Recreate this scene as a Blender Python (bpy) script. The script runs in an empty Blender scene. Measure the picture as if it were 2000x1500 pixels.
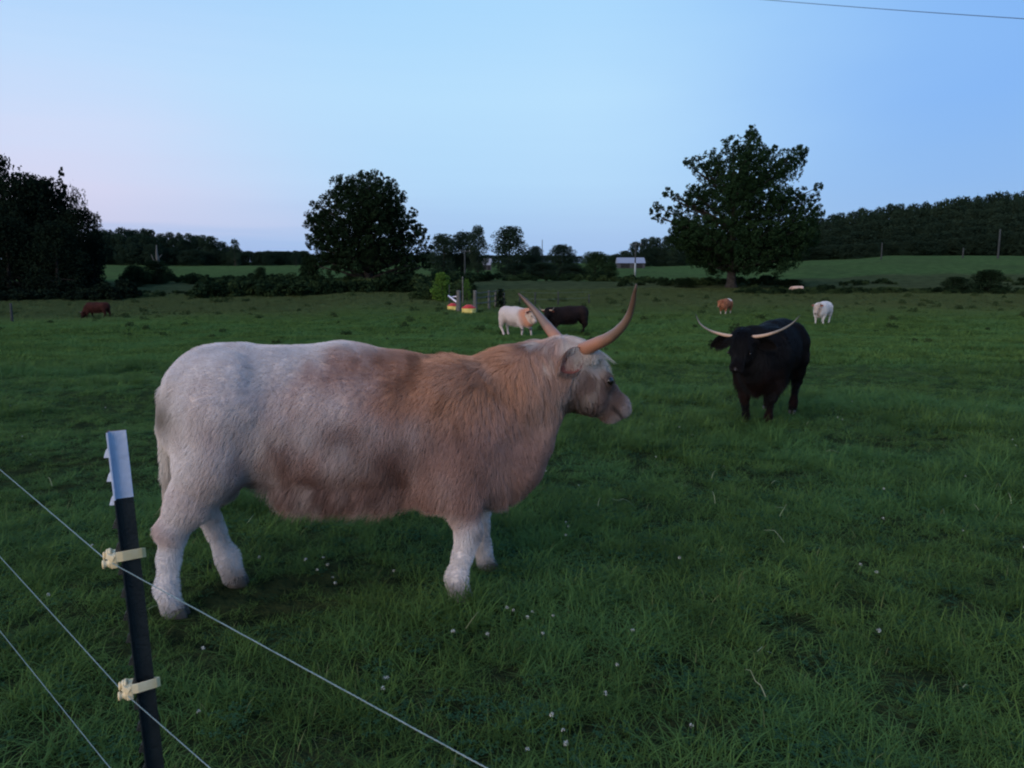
import bpy, math, random
import numpy as np
import openvdb
from mathutils import Vector, Matrix, Euler
from mathutils.kdtree import KDTree

random.seed(7)
S = bpy.context.scene
COL = S.collection

# ------------------------------------------------------------------ camera
CAM_H = 1.55
F_PX, CX, CY = 1480.0, 1000.0, 750.0          # measured on the 2000 x 1500 photograph
PITCH = math.atan((750 - 540) / F_PX)
cd = bpy.data.cameras.new("camera")
cam = bpy.data.objects.new("camera", cd)
COL.objects.link(cam)
cam.location = (0, 0, CAM_H)
cam.rotation_euler = (math.pi / 2 - PITCH, 0, 0)
cd.sensor_fit = 'HORIZONTAL'
cd.sensor_width = 36.0
cd.lens = 36.0 * F_PX / 2000.0
cd.clip_start = 0.05
cd.clip_end = 8000
S.camera = cam

# ------------------------------------------------------------------ view / render
S.view_settings.view_transform = 'Standard'
S.view_settings.look = 'None'
S.view_settings.exposure = 0.0
S.view_settings.gamma = 1.0
S.view_settings.use_curve_mapping = False
S.render.engine = 'CYCLES'
cy = S.cycles
cy.max_bounces = 5
cy.diffuse_bounces = 3
cy.glossy_bounces = 2
cy.transmission_bounces = 3
cy.transparent_max_bounces = 8
cy.volume_bounces = 0
cy.use_denoising = True
cy.use_adaptive_sampling = True
cy.adaptive_threshold = 0.01
cy.denoising_prefilter = 'ACCURATE'
cy.denoising_input_passes = 'RGB_ALBEDO'
cy.filter_width = 2.1            # the photograph is a soft hand-held dusk shot
S.cycles_curves.shape = 'RIBBONS'
try:
    S.cycles_curves.subdivisions = 2
except Exception:
    pass


def lin(r, g, b):
    f = lambda c: (c / 255 / 12.92) if c / 255 <= 0.04045 else ((c / 255 + 0.055) / 1.055) ** 2.4
    return (f(r), f(g), f(b), 1.0)


# ------------------------------------------------------------------ world : dusk sky, afterglow to the left
W = bpy.data.worlds.new("World")
S.world = W
W.use_nodes = True
nt = W.node_tree
for n in list(nt.nodes):
    nt.nodes.remove(n)


def N(nt, t, **kw):
    n = nt.nodes.new(t)
    for k, v in kw.items():
        setattr(n, k, v)
    return n


def ramp(nt, stops, fac=None, interp='EASE'):
    n = nt.nodes.new('ShaderNodeValToRGB')
    n.color_ramp.interpolation = interp
    els = n.color_ramp.elements
    while len(els) > 1:
        els.remove(els[-1])
    els[0].position, els[0].color = stops[0][0], stops[0][1]
    for p, c in stops[1:]:
        e = els.new(p)
        e.color = c
    if fac is not None:
        nt.links.new(fac, n.inputs[0])
    return n


def mth(nt, op, a, b=None, c=None, clamp=False):
    n = nt.nodes.new('ShaderNodeMath')
    n.operation = op
    n.use_clamp = clamp
    for i, v in enumerate((a, b, c)):
        if v is None:
            continue
        if isinstance(v, (int, float)):
            n.inputs[i].default_value = v
        else:
            nt.links.new(v, n.inputs[i])
    return n.outputs[0]


def mixc(nt, fac, a, b, mode='MIX'):
    n = nt.nodes.new('ShaderNodeMix')
    n.data_type = 'RGBA'
    n.blend_type = mode
    for sock, v in ((n.inputs[0], fac), (n.inputs[6], a), (n.inputs[7], b)):
        if isinstance(v, (int, float)):
            sock.default_value = v
        elif isinstance(v, tuple):
            sock.default_value = v
        else:
            nt.links.new(v, sock)
    return n.outputs[2]


SUN_EL, SUN_AZ = 24.0, -142.0      # soft afterglow, from the left and a little behind the camera
tc = N(nt, 'ShaderNodeTexCoord')
sep = N(nt, 'ShaderNodeSeparateXYZ')
nt.links.new(tc.outputs['Generated'], sep.inputs[0])
X_, Y_, Z_ = sep.outputs
hl = mth(nt, 'SQRT', mth(nt, 'ADD', mth(nt, 'MULTIPLY', X_, X_), mth(nt, 'MULTIPLY', Y_, Y_)))
sa = mth(nt, 'DIVIDE', X_, mth(nt, 'MAXIMUM', hl, 0.02))
# faint streaks of thin cloud near the horizon, slightly bending the gradients
mp = N(nt, 'ShaderNodeMapping')
mp.inputs['Scale'].default_value = (1.2, 1.2, 26)
nt.links.new(tc.outputs['Generated'], mp.inputs[0])
nz = N(nt, 'ShaderNodeTexNoise')
nz.inputs['Scale'].default_value = 2.2
nz.inputs['Detail'].default_value = 4
nt.links.new(mp.outputs[0], nz.inputs[0])
mp2 = N(nt, 'ShaderNodeMapping')
mp2.inputs['Scale'].default_value = (1, 1, 2.5)
nt.links.new(tc.outputs['Generated'], mp2.inputs[0])
nz2 = N(nt, 'ShaderNodeTexNoise')
nz2.inputs['Scale'].default_value = 2.0
nz2.inputs['Detail'].default_value = 3
nt.links.new(mp2.outputs[0], nz2.inputs[0])
zz = mth(nt, 'ADD', Z_, mth(nt, 'MULTIPLY', mth(nt, 'SUBTRACT', nz.outputs[0], 0.5), 0.036))
zz = mth(nt, 'MAXIMUM', zz, 0.0)
ramp_w = ramp(nt, [(0.0, lin(150, 178, 226)), (0.044, lin(166, 190, 234)), (0.060, lin(203, 206, 237)),
                   (0.10, lin(212, 213, 242)), (0.16, lin(206, 219, 249)), (0.24, lin(190, 219, 253)),
                   (0.38, lin(150, 203, 252)), (1.0, lin(96, 148, 215))], zz, 'LINEAR')
ramp_c = ramp(nt, [(0.0, lin(150, 187, 234)), (0.05, lin(160, 197, 241)), (0.12, lin(174, 214, 250)),
                   (0.22, lin(180, 221, 253)), (0.38, lin(162, 212, 253)), (1.0, lin(90, 145, 218))], zz, 'LINEAR')
ramp_e = ramp(nt, [(0.0, lin(136, 180, 230)), (0.07, lin(134, 181, 236)), (0.2, lin(126, 178, 243)),
                   (0.38, lin(124, 178, 244)), (1.0, lin(80, 132, 206))], zz, 'LINEAR')
sn = mth(nt, 'ADD', sa, mth(nt, 'MULTIPLY', mth(nt, 'SUBTRACT', nz2.outputs[0], 0.5), 0.25))
fw = ramp(nt, [(0.0, (1, 1, 1, 1)), (0.22, (1, 1, 1, 1)), (0.47, (0, 0, 0, 1)), (1, (0, 0, 0, 1))],
          mth(nt, 'MULTIPLY_ADD', sn, 0.5, 0.5))
fe = ramp(nt, [(0.0, (0, 0, 0, 1)), (0.53, (0, 0, 0, 1)), (0.78, (1, 1, 1, 1)), (1, (1, 1, 1, 1))],
          mth(nt, 'MULTIPLY_ADD', sn, 0.5, 0.5))
skyc = mixc(nt, fw.outputs[0], ramp_c.outputs[0], ramp_w.outputs[0])
skyc = mixc(nt, fe.outputs[0], skyc, ramp_e.outputs[0])
nish = N(nt, 'ShaderNodeTexSky', sky_type='NISHITA')
nish.sun_disc = False
nish.sun_elevation = math.radians(2.0)
nish.sun_rotation = math.radians(SUN_AZ)
nish.air_density = 1.0
bg1 = N(nt, 'ShaderNodeBackground')
bg1.inputs[1].default_value = 0.97
nt.links.new(skyc, bg1.inputs[0])
bg2 = N(nt, 'ShaderNodeBackground')
bg2.inputs[1].default_value = 0.025
nt.links.new(nish.outputs[0], bg2.inputs[0])
ad = N(nt, 'ShaderNodeAddShader')
nt.links.new(bg1.outputs[0], ad.inputs[0])
nt.links.new(bg2.outputs[0], ad.inputs[1])
wo = N(nt, 'ShaderNodeOutputWorld')
nt.links.new(ad.outputs[0], wo.inputs[0])

sl = bpy.data.lights.new("sun", 'SUN')
sl.energy = 2.1
sl.angle = math.radians(60)
sl.color = (1.0, 0.80, 0.66)
sun = bpy.data.objects.new("sun", sl)
COL.objects.link(sun)
_a, _e = math.radians(SUN_AZ), math.radians(SUN_EL)
_d = Vector((math.sin(_a) * math.cos(_e), math.cos(_a) * math.cos(_e), math.sin(_e)))
sun.rotation_euler = _d.to_track_quat('Z', 'Y').to_euler()
sun.location = _d * 20


# ------------------------------------------------------------------ helpers
def at(px, py, Y):
    """world point at depth Y seen at photo pixel (px, py): how positions were measured"""
    a, b = (px - CX) / F_PX, (CY - py) / F_PX
    d = Vector((a, math.cos(PITCH) + b * math.sin(PITCH), -math.sin(PITCH) + b * math.cos(PITCH)))
    k = Y / d.y
    return Vector((d.x * k, Y, CAM_H + d.z * k))


def z_at(py, Y):
    return at(1000, py, Y).z


def tag(o, label=None, cat=None, group=None, kind=None):
    if label: o['label'] = label
    if cat: o['category'] = cat
    if group: o['group'] = group
    if kind: o['kind'] = kind
    return o


def empty(name, loc=(0, 0, 0), rz=0.0, scale=1.0):
    o = bpy.data.objects.new(name, None)
    o.empty_display_size = 0.2
    o.location = loc
    o.rotation_euler = (0, 0, rz)
    o.scale = (scale,) * 3
    COL.objects.link(o)
    return o


def link(name, data, parent=None):
    o = bpy.data.objects.new(name, data)
    COL.objects.link(o)
    if parent is not None:
        o.parent = parent
    return o


def mesh_from(name, V, F, mat=None, smooth=True):
    """V (n,3), F (m,k) uniform polygon size"""
    V = np.asarray(V, dtype=np.float32)
    F = np.asarray(F, dtype=np.int32)
    me = bpy.data.meshes.new(name)
    k = F.shape[1]
    me.vertices.add(len(V))
    me.vertices.foreach_set('co', V.ravel())
    me.loops.add(F.size)
    me.loops.foreach_set('vertex_index', F.ravel())
    me.polygons.add(len(F))
    me.polygons.foreach_set('loop_start', np.arange(0, F.size, k, dtype=np.int32))
    me.polygons.foreach_set('loop_total', np.full(len(F), k, dtype=np.int32))
    me.update(calc_edges=True)
    if smooth:
        me.polygons.foreach_set('use_smooth', np.ones(len(F), dtype=bool))
    if mat is not None:
        me.materials.append(mat)
    return me


class MB:
    """collects shapes, then one mesh"""
    def __init__(self):
        self.v, self.f = [], []

    def box(self, c, s, rot=None, taper=1.0, bevel=0):
        c = Vector(c)
        b = len(self.v)
        for z in (-1, 1):
            t = taper if z > 0 else 1.0
            for x, y in ((-1, -1), (1, -1), (1, 1), (-1, 1)):
                p = Vector((x * s[0] / 2 * t, y * s[1] / 2 * t, z * s[2] / 2))
                if rot is not None:
                    p = rot @ p
                self.v.append(c + p)
        for q in ((0, 3, 2, 1), (4, 5, 6, 7), (0, 1, 5, 4), (1, 2, 6, 5), (2, 3, 7, 6), (3, 0, 4, 7)):
            self.f.append([b + i for i in q])
        return self

    def tube(self, pts, rad, n=8, cap=True):
        pts = [Vector(p) for p in pts]
        if not hasattr(rad, '__len__'):
            rad = [rad] * len(pts)
        b = len(self.v)
        up = Vector((0.13, 0.27, 0.95))
        for i, p in enumerate(pts):
            t = (pts[min(i + 1, len(pts) - 1)] - pts[max(i - 1, 0)]).normalized()
            u = t.cross(up)
            if u.length < 0.05:
                u = t.cross(Vector((1, 0, 0)))
            u.normalize()
            w = t.cross(u)
            for k in range(n):
                a = 2 * math.pi * k / n
                self.v.append(p + (u * math.cos(a) + w * math.sin(a)) * rad[i])
        for i in range(len(pts) - 1):
            for k in range(n):
                k2 = (k + 1) % n
                self.f.append([b + i * n + k, b + i * n + k2, b + (i + 1) * n + k2, b + (i + 1) * n + k])
        if cap:
            self.f.append([b + k for k in range(n)][::-1])
            self.f.append([b + (len(pts) - 1) * n + k for k in range(n)])
        return self

    def lathe(self, prof, n=16, c=(0, 0, 0), sx=1.0, sy=1.0, M=None):
        b = len(self.v)
        for r, z in prof:
            for k in range(n):
                a = 2 * math.pi * k / n
                p = Vector((r * math.cos(a) * sx, r * math.sin(a) * sy, z))
                if M is not None:
                    p = M @ p
                self.v.append(Vector(c) + p)
        for i in range(len(prof) - 1):
            for k in range(n):
                k2 = (k + 1) % n
                self.f.append([b + i * n + k, b + i * n + k2, b + (i + 1) * n + k2, b + (i + 1) * n + k])
        self.f.append([b + k for k in range(n)][::-1])
        self.f.append([b + (len(prof) - 1) * n + k for k in range(n)])
        return self

    def build(self, name, mat, parent=None, smooth=False, bevel=0.0, loc=None):
        me = bpy.data.meshes.new(name)
        me.from_pydata([tuple(v) for v in self.v], [], self.f)
        if smooth:
            me.polygons.foreach_set('use_smooth', [True] * len(me.polygons))
        me.materials.append(mat)
        me.update()
        o = link(name, me, parent)
        if loc is not None:
            o.location = loc
        if bevel:
            m = o.modifiers.new('bevel', 'BEVEL')
            m.width = bevel
            m.segments = 2
            m.limit_method = 'ANGLE'
        return o


# value noise on numpy points -----------------------------------------------
_rs = np.random.RandomState(3)
_LAT = _rs.rand(32, 32, 32, 3).astype(np.float32) * 2 - 1


def vnoise(P, scale=1.0, seed=0.0):
    """(n,3) -> (n,3) smooth noise in -1..1"""
    Q = np.asarray(P, dtype=np.float64) * scale + seed * 7.31 + 100.0
    I = np.floor(Q).astype(int)
    f = Q - I
    f = f * f * (3 - 2 * f)
    out = 0
    for dx in (0, 1):
        for dy in (0, 1):
            for dz in (0, 1):
                w = (f[:, 0] if dx else 1 - f[:, 0]) * (f[:, 1] if dy else 1 - f[:, 1]) * (f[:, 2] if dz else 1 - f[:, 2])
                out = out + w[:, None] * _LAT[(I[:, 0] + dx) % 32, (I[:, 1] + dy) % 32, (I[:, 2] + dz) % 32]
    return out


def sstep(a, b, x):
    t = np.clip((x - a) / (b - a), 0, 1)
    return t * t * (3 - 2 * t)


# ------------------------------------------------------------------ materials
def new_mat(name):
    m = bpy.data.materials.new(name)
    m.use_nodes = True
    m.node_tree.nodes.clear()
    return m, m.node_tree


def principled(nt, col, rough=0.8, spec=0.3, **kw):
    p = nt.nodes.new('ShaderNodeBsdfPrincipled')
    if isinstance(col, tuple):
        p.inputs['Base Color'].default_value = col if len(col) == 4 else col + (1,)
    else:
        nt.links.new(col, p.inputs['Base Color'])
    if isinstance(rough, (int, float)):
        p.inputs['Roughness'].default_value = rough
    else:
        nt.links.new(rough, p.inputs['Roughness'])
    p.inputs['Specular IOR Level'].default_value = spec
    for k, v in kw.items():
        p.inputs[k].default_value = v
    o = nt.nodes.new('ShaderNodeOutputMaterial')
    nt.links.new(p.outputs[0], o.inputs[0])
    return p


def noise(nt, scale, detail=3, vec=None, rough=0.5):
    n = nt.nodes.new('ShaderNodeTexNoise')
    n.inputs['Scale'].default_value = scale
    n.inputs['Detail'].default_value = detail
    n.inputs['Roughness'].default_value = rough
    if vec is not None:
        nt.links.new(vec, n.inputs['Vector'])
    return n.outputs[0]


def simple_mat(name, c1, c2, scale=6.0, rough=0.8, spec=0.3, bump=0.0, coords='Object', **kw):
    m, nt = new_mat(name)
    t = N(nt, 'ShaderNodeTexCoord')
    nv = noise(nt, scale, 4, t.outputs[coords])
    r = ramp(nt, [(0.3, tuple(c1) + (1,)), (0.7, tuple(c2) + (1,))], nv, 'LINEAR')
    p = principled(nt, r.outputs[0], rough, spec, **kw)
    if bump:
        b = N(nt, 'ShaderNodeBump')
        b.inputs['Strength'].default_value = bump
        b.inputs['Distance'].default_value = 0.02
        nt.links.new(noise(nt, scale * 5, 4, t.outputs[coords]), b.inputs['Height'])
        nt.links.new(b.outputs[0], p.inputs['Normal'])
    return m


def leaf_mat(name, c1, c2, trans=0.25, var=0.5):
    """foliage: per-instance / position colour variation, slightly translucent"""
    m, nt = new_mat(name)
    g = N(nt, 'ShaderNodeNewGeometry')
    oi = N(nt, 'ShaderNodeObjectInfo')
    nv = noise(nt, 0.55, 3, g.outputs['Position'])
    rnd = g.outputs['Random Per Island']
    f = mth(nt, 'MULTIPLY_ADD', rnd, var * 0.25, mth(nt, 'MULTIPLY_ADD', nv, 1.5, -0.5), clamp=True)
    f = mth(nt, 'MULTIPLY_ADD', mth(nt, 'SUBTRACT', oi.outputs['Random'], 0.5), 0.3, f, clamp=True)
    c = mixc(nt, f, tuple(c1) + (1,), tuple(c2) + (1,))
    d = N(nt, 'ShaderNodeBsdfDiffuse')
    nt.links.new(c, d.inputs[0])
    t = N(nt, 'ShaderNodeBsdfTranslucent')
    nt.links.new(c, t.inputs[0])
    mx = N(nt, 'ShaderNodeMixShader')
    mx.inputs[0].default_value = trans
    nt.links.new(d.outputs[0], mx.inputs[1])
    nt.links.new(t.outputs[0], mx.inputs[2])
    o = N(nt, 'ShaderNodeOutputMaterial')
    nt.links.new(mx.outputs[0], o.inputs[0])
    return m


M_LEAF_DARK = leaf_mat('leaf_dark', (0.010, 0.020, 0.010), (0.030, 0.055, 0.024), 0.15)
M_LEAF_OAK = leaf_mat('leaf_oak', (0.009, 0.022, 0.010), (0.030, 0.060, 0.024), 0.15)
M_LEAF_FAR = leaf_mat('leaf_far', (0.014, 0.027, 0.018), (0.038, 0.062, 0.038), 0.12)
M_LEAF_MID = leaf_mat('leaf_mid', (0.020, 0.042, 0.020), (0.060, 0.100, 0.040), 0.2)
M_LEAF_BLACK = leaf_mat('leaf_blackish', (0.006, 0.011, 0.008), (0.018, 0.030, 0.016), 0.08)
M_LEAF_YEL = leaf_mat('leaf_yellow_green', (0.05, 0.11, 0.022), (0.16, 0.28, 0.05), 0.3)
M_WEED = leaf_mat('weed', (0.028, 0.050, 0.020), (0.075, 0.110, 0.040), 0.25)
M_BARK = simple_mat('bark', (0.022, 0.020, 0.018), (0.055, 0.05, 0.045), 3, 0.95, 0.1, 0.6)
M_WOOD = simple_mat('weathered_wood', (0.07, 0.07, 0.065), (0.16, 0.155, 0.14), 9, 0.95, 0.1, 0.5)
M_POLE = simple_mat('grey_pole', (0.16, 0.165, 0.16), (0.3, 0.3, 0.29), 5, 0.9, 0.1, 0.3)
M_POLEW = simple_mat('pale_sleeve', (0.26, 0.28, 0.28), (0.36, 0.38, 0.38), 5, 0.6, 0.3)
M_WIREFAR = simple_mat('galvanised_wire', (0.25, 0.26, 0.27), (0.4, 0.41, 0.42), 20, 0.5, 0.5, Metallic=0.7)


# ------------------------------------------------------------------ terrain
def _col(az, knots):
    """knots: (Y, photo row at which the ground shows) -> arrays (Y, z)"""
    ys = [0.0, 3.0]
    zs = [0.0, 0.0]
    for Y, py in knots:
        ys.append(Y)
        zs.append(z_at(py, Y))
    ys += [1200, 6000]
    zs += [zs[-1] + 1, zs[-1] + 1]
    return math.radians(az), ys, zs


COLS = [
    _col(-60, [(9, 822), (30, 660), (54, 620), (62, 600), (75, 577), (90, 556), (100, 547), (190, 519), (260, 517), (420, 512)]),
    _col(-15.5, [(9, 822), (30, 657), (54, 618), (62, 600), (75, 577), (90, 556), (100, 547), (190, 519), (260, 517), (420, 512)]),
    _col(-11, [(9, 822), (30, 657), (47, 611), (60, 592), (76, 571), (90, 556), (100, 548), (150, 537), (240, 521), (420, 512)]),
    _col(9, [(9, 824), (30, 657), (47, 612), (60, 590), (76, 568), (90, 553), (100, 548), (150, 536), (240, 520), (420, 513)]),
    _col(17, [(9, 826), (30, 655), (40, 624), (60, 590), (76, 570), (85, 556), (100, 547), (130, 540), (240, 515), (420, 510)]),
    _col(22, [(9, 828), (30, 654), (40, 622), (60, 592), (76, 572), (85, 558), (100, 540), (125, 514), (150, 514), (300, 500), (420, 500)]),
    _col(27, [(9, 828), (30, 654), (40, 622), (60, 592), (76, 572), (85, 556), (100, 530), (125, 505), (150, 505), (300, 496), (420, 496)]),
    _col(60, [(9, 828), (30, 652), (40, 620), (60, 590), (76, 570), (85, 553), (100, 527), (125, 501), (150, 501), (300, 490), (420, 490)]),
]


def _zf(ys, zs, Y):
    return np.interp(Y, ys, zs)


def ground_z(x, y, rough=True):
    x = np.atleast_1d(np.asarray(x, dtype=float))
    y = np.atleast_1d(np.asarray(y, dtype=float))
    r = np.hypot(x, y)
    az = np.arctan2(x, y)
    azs = [c[0] for c in COLS]
    azc = np.clip(az, azs[0], azs[-1])
    Yq = r * np.cos(azc)
    zc = np.array([_zf(c[1], c[2], Yq) for c in COLS])
    idx = np.clip(np.searchsorted(azs, azc) - 1, 0, len(COLS) - 2)
    a0 = np.array(azs)[idx]
    a1 = np.array(azs)[idx + 1]
    t = np.clip((azc - a0) / (a1 - a0), 0, 1)
    t = t * t * (3 - 2 * t)
    j = np.arange(len(x))
    z = zc[idx, j] * (1 - t) + zc[idx + 1, j] * t
    # round the kinks and fade everything outside the view to level ground
    back = sstep(math.radians(95), math.radians(150), np.abs(az))
    z = z * (1 - back)
    if rough:
        P = np.stack([x, y, np.zeros_like(x)], 1)
        n1 = vnoise(P, 1.1, 1)[:, 0]
        n2 = vnoise(P, 0.35, 2)[:, 1]
        n3 = vnoise(P, 0.06, 3)[:, 1]
        z = z + 0.03 * n1 * sstep(.5, 5, r) + 0.075 * n2 * sstep(1.5, 9, r) * sstep(60, 25, r) + 0.22 * n3 * sstep(14, 45, r) + 0.12 * n2 * sstep(60, 120, r)
    return z


def gz(x, y):
    return float(ground_z(x, y)[0])


def build_ground():
    rings = np.concatenate([[0.0], 0.4 * 1.026 ** np.arange(0, 372)])
    rings = rings[rings < 5500]
    nth = 420
    # finer towards the view direction
    s = np.linspace(-1, 1, nth, endpoint=False)
    th = math.pi * (0.45 * s + 0.55 * s ** 3)
    R, T = np.meshgrid(rings[1:], th, indexing='ij')
    x = (R * np.sin(T)).ravel()
    y = (R * np.cos(T)).ravel()
    z = ground_z(x, y)
    V = np.stack([x, y, z], 1)
    nr = len(rings) - 1
    i = np.arange(nr - 1)[:, None]
    k = np.arange(nth)[None, :]
    a = i * nth + k
    b = i * nth + (k + 1) % nth
    F = np.stack([a, b, b + nth, a + nth], -1).reshape(-1, 4)
    # orientation up
    m, nt = new_mat('pasture_ground')
    g = N(nt, 'ShaderNodeNewGeometry')
    P = g.outputs['Position']
    n1 = noise(nt, 0.8, 6, P, 0.65)
    n2 = noise(nt, 0.09, 4, P)
    n3 = noise(nt, 5.0, 5, P, 0.7)
    c = ramp(nt, [(0.30, (0.024, 0.042, 0.016, 1)), (0.5, (0.060, 0.100, 0.034, 1)), (0.68, (0.095, 0.145, 0.050, 1))],
             mth(nt, 'MULTIPLY_ADD', n3, 0.45, mth(nt, 'MULTIPLY', n1, 0.55)), 'LINEAR').outputs[0]
    c = mixc(nt, mth(nt, 'MULTIPLY', ramp(nt, [(0.42, (0, 0, 0, 1)), (0.68, (1, 1, 1, 1))], n2).outputs[0], 0.45), c, (0.050, 0.070, 0.030, 1))
    # near the camera the blades are real, so the sheet itself is soil and thatch
    ln = N(nt, 'ShaderNodeVectorMath', operation='LENGTH')
    nt.links.new(P, ln.inputs[0])
    near = ramp(nt, [(0.0, (1, 1, 1, 1)), (0.45, (1, 1, 1, 1)), (1, (0, 0, 0, 1))], mth(nt, 'DIVIDE', ln.outputs['Value'], 22), 'LINEAR').outputs[0]
    soil = ramp(nt, [(0.35, (0.012, 0.018, 0.008, 1)), (0.65, (0.035, 0.045, 0.018, 1))], n3, 'LINEAR').outputs[0]
    c = mixc(nt, near, c, soil)
    # rougher meadow beyond the fence line: olive and brown seed heads
    sp = N(nt, 'ShaderNodeSeparateXYZ')
    nt.links.new(P, sp.inputs[0])
    yw = mth(nt, 'ADD', sp.outputs[1], mth(nt, 'MULTIPLY', n2, 18))
    far = mth(nt, 'MULTIPLY', ramp(nt, [(0.0, (0, 0, 0, 1)), (0.62, (0, 0, 0, 1)), (0.72, (1, 1, 1, 1)), (0.97, (1, 1, 1, 1)), (1.0, (0, 0, 0, 1))],
              mth(nt, 'DIVIDE', yw, 108), 'LINEAR').outputs[0], 0.75)
    olive = ramp(nt, [(0.3, (0.030, 0.036, 0.018, 1)), (0.7, (0.075, 0.080, 0.040, 1))], n1, 'LINEAR').outputs[0]
    c = mixc(nt, far, c, olive)
    p = principled(nt, c, 1.0, 0.0)
    bp = N(nt, 'ShaderNodeBump')
    bp.inputs['Strength'].default_value = 1.0
    bp.inputs['Distance'].default_value = 0.12
    nt.links.new(mth(nt, 'ADD', n3, mth(nt, 'MULTIPLY', n1, 1.5)), bp.inputs['Height'])
    nt.links.new(bp.outputs[0], p.inputs['Normal'])
    me = mesh_from('ground', V, F[:, ::-1], m)
    o = link('ground', me)
    tag(o, kind='structure')
    o['label'] = 'green pasture sloping gently down and rising to fields beyond'
    return o


build_ground()


# ------------------------------------------------------------------ instancing for uncountable stuff (geometry nodes)
def scatter(name, pts, rot, scl, idx, sources, label, cat):
    me = bpy.data.meshes.new(name)
    n = len(pts)
    me.vertices.add(n)
    me.vertices.foreach_set('co', np.asarray(pts, dtype=np.float32).ravel())
    a = me.attributes.new('irot', 'FLOAT_VECTOR', 'POINT')
    a.data.foreach_set('vector', np.asarray(rot, dtype=np.float32).ravel())
    a = me.attributes.new('iscl', 'FLOAT_VECTOR', 'POINT')
    a.data.foreach_set('vector', np.asarray(scl, dtype=np.float32).ravel())
    a = me.attributes.new('iidx', 'INT', 'POINT')
    a.data.foreach_set('value', np.asarray(idx, dtype=np.int32))
    c = bpy.data.collections.new(name + '_sources')
    for k, s in enumerate(sources):
        so = bpy.data.objects.new('%s_source_%02d' % (name, k), s)
        c.objects.link(so)
    ng = bpy.data.node_groups.new(name, 'GeometryNodeTree')
    ng.interface.new_socket('Geometry', in_out='INPUT', socket_type='NodeSocketGeometry')
    ng.interface.new_socket('Geometry', in_out='OUTPUT', socket_type='NodeSocketGeometry')
    gi = ng.nodes.new('NodeGroupInput')
    go = ng.nodes.new('NodeGroupOutput')
    ci = ng.nodes.new('GeometryNodeCollectionInfo')
    ci.inputs['Collection'].default_value = c
    ci.inputs['Separate Children'].default_value = True
    ip = ng.nodes.new('GeometryNodeInstanceOnPoints')
    ip.inputs['Pick Instance'].default_value = True

    def att(nm, t):
        x = ng.nodes.new('GeometryNodeInputNamedAttribute')
        x.data_type = t
        x.inputs['Name'].default_value = nm
        return x.outputs[0]
    ng.links.new(gi.outputs[0], ip.inputs['Points'])
    ng.links.new(ci.outputs[0], ip.inputs['Instance'])
    ng.links.new(att('iidx', 'INT'), ip.inputs['Instance Index'])
    ng.links.new(att('irot', 'FLOAT_VECTOR'), ip.inputs['Rotation'])
    ng.links.new(att('iscl', 'FLOAT_VECTOR'), ip.inputs['Scale'])
    ng.links.new(ip.outputs[0], go.inputs[0])
    o = link(name, me)
    md = o.modifiers.new('scatter', 'NODES')
    md.node_group = ng
    tag(o, label, cat, kind='stuff')
    return o


# ------------------------------------------------------------------ foliage pieces
def leaf_quads(C, size, rs, up_bias=0.0, aspect=0.6):
    """diamond leaves/clumps at centres C with random orientation"""
    n = len(C)
    a = rs.normal(size=(n, 3))
    a[:, 2] += up_bias
    a /= np.linalg.norm(a, axis=1)[:, None]
    b = np.cross(a, rs.normal(size=(n, 3)))
    b /= np.linalg.norm(b, axis=1)[:, None]
    s = (size if np.ndim(size) else np.full(n, size)) * rs.uniform(0.6, 1.35, n)
    A = a * s[:, None] * 0.5
    B = b * s[:, None] * 0.5 * aspect
    c2 = np.cross(a, b) * (s * 0.15)[:, None]
    V = np.stack([C - A, C + B + c2, C + A, C - B + c2], 1).reshape(-1, 3)
    F = np.arange(n * 4).reshape(-1, 4)
    return V, F


def lobes_points(lobes, n, rs, shell=0.55, per=14, pull=0.72):
    """lobes: (cx,cy,cz,r[,rz]) -> points in noisy shells, clumped into sprays"""
    w = np.array([l[3] ** 2 for l in lobes])
    k = rs.choice(len(lobes), n, p=w / w.sum())
    L = np.array([[l[0], l[1], l[2], l[3], (l[4] if len(l) > 4 else l[3])] for l in lobes])[k]
    d = rs.normal(size=(n, 3))
    d /= np.linalg.norm(d, axis=1)[:, None]
    rr = 1 - (1 - shell) * rs.rand(n) ** 1.5
    nz = vnoise(d * 2.3 + L[:, :3] * 1.7, 1.0, 5)[:, 0]
    rr = rr * (1 + 0.22 * nz)
    P = L[:, :3] + d * rr[:, None] * np.stack([L[:, 3], L[:, 3], L[:, 4]], 1)
    # pull towards spray centres: makes light and dark clumps with gaps
    m = max(8, n // per)
    cen = P[:m]
    kd = KDTree(m)
    for i in range(m):
        kd.insert(cen[i], i)
    kd.balance()
    if n > 200:
        near = np.array([kd.find(p)[1] for p in P])
        P = cen[near] + (P - cen[near]) * pull
    return P


def crown_mesh(name, lobes, n, leaf, mat, seed, shell=0.5, per=14, pull=0.72):
    rs = np.random.RandomState(seed)
    P = lobes_points(lobes, n, rs, shell, per, pull)
    V, F = leaf_quads(P, leaf, rs, 0.2, 0.75)
    return mesh_from(name, V, F, mat, smooth=False)


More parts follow.
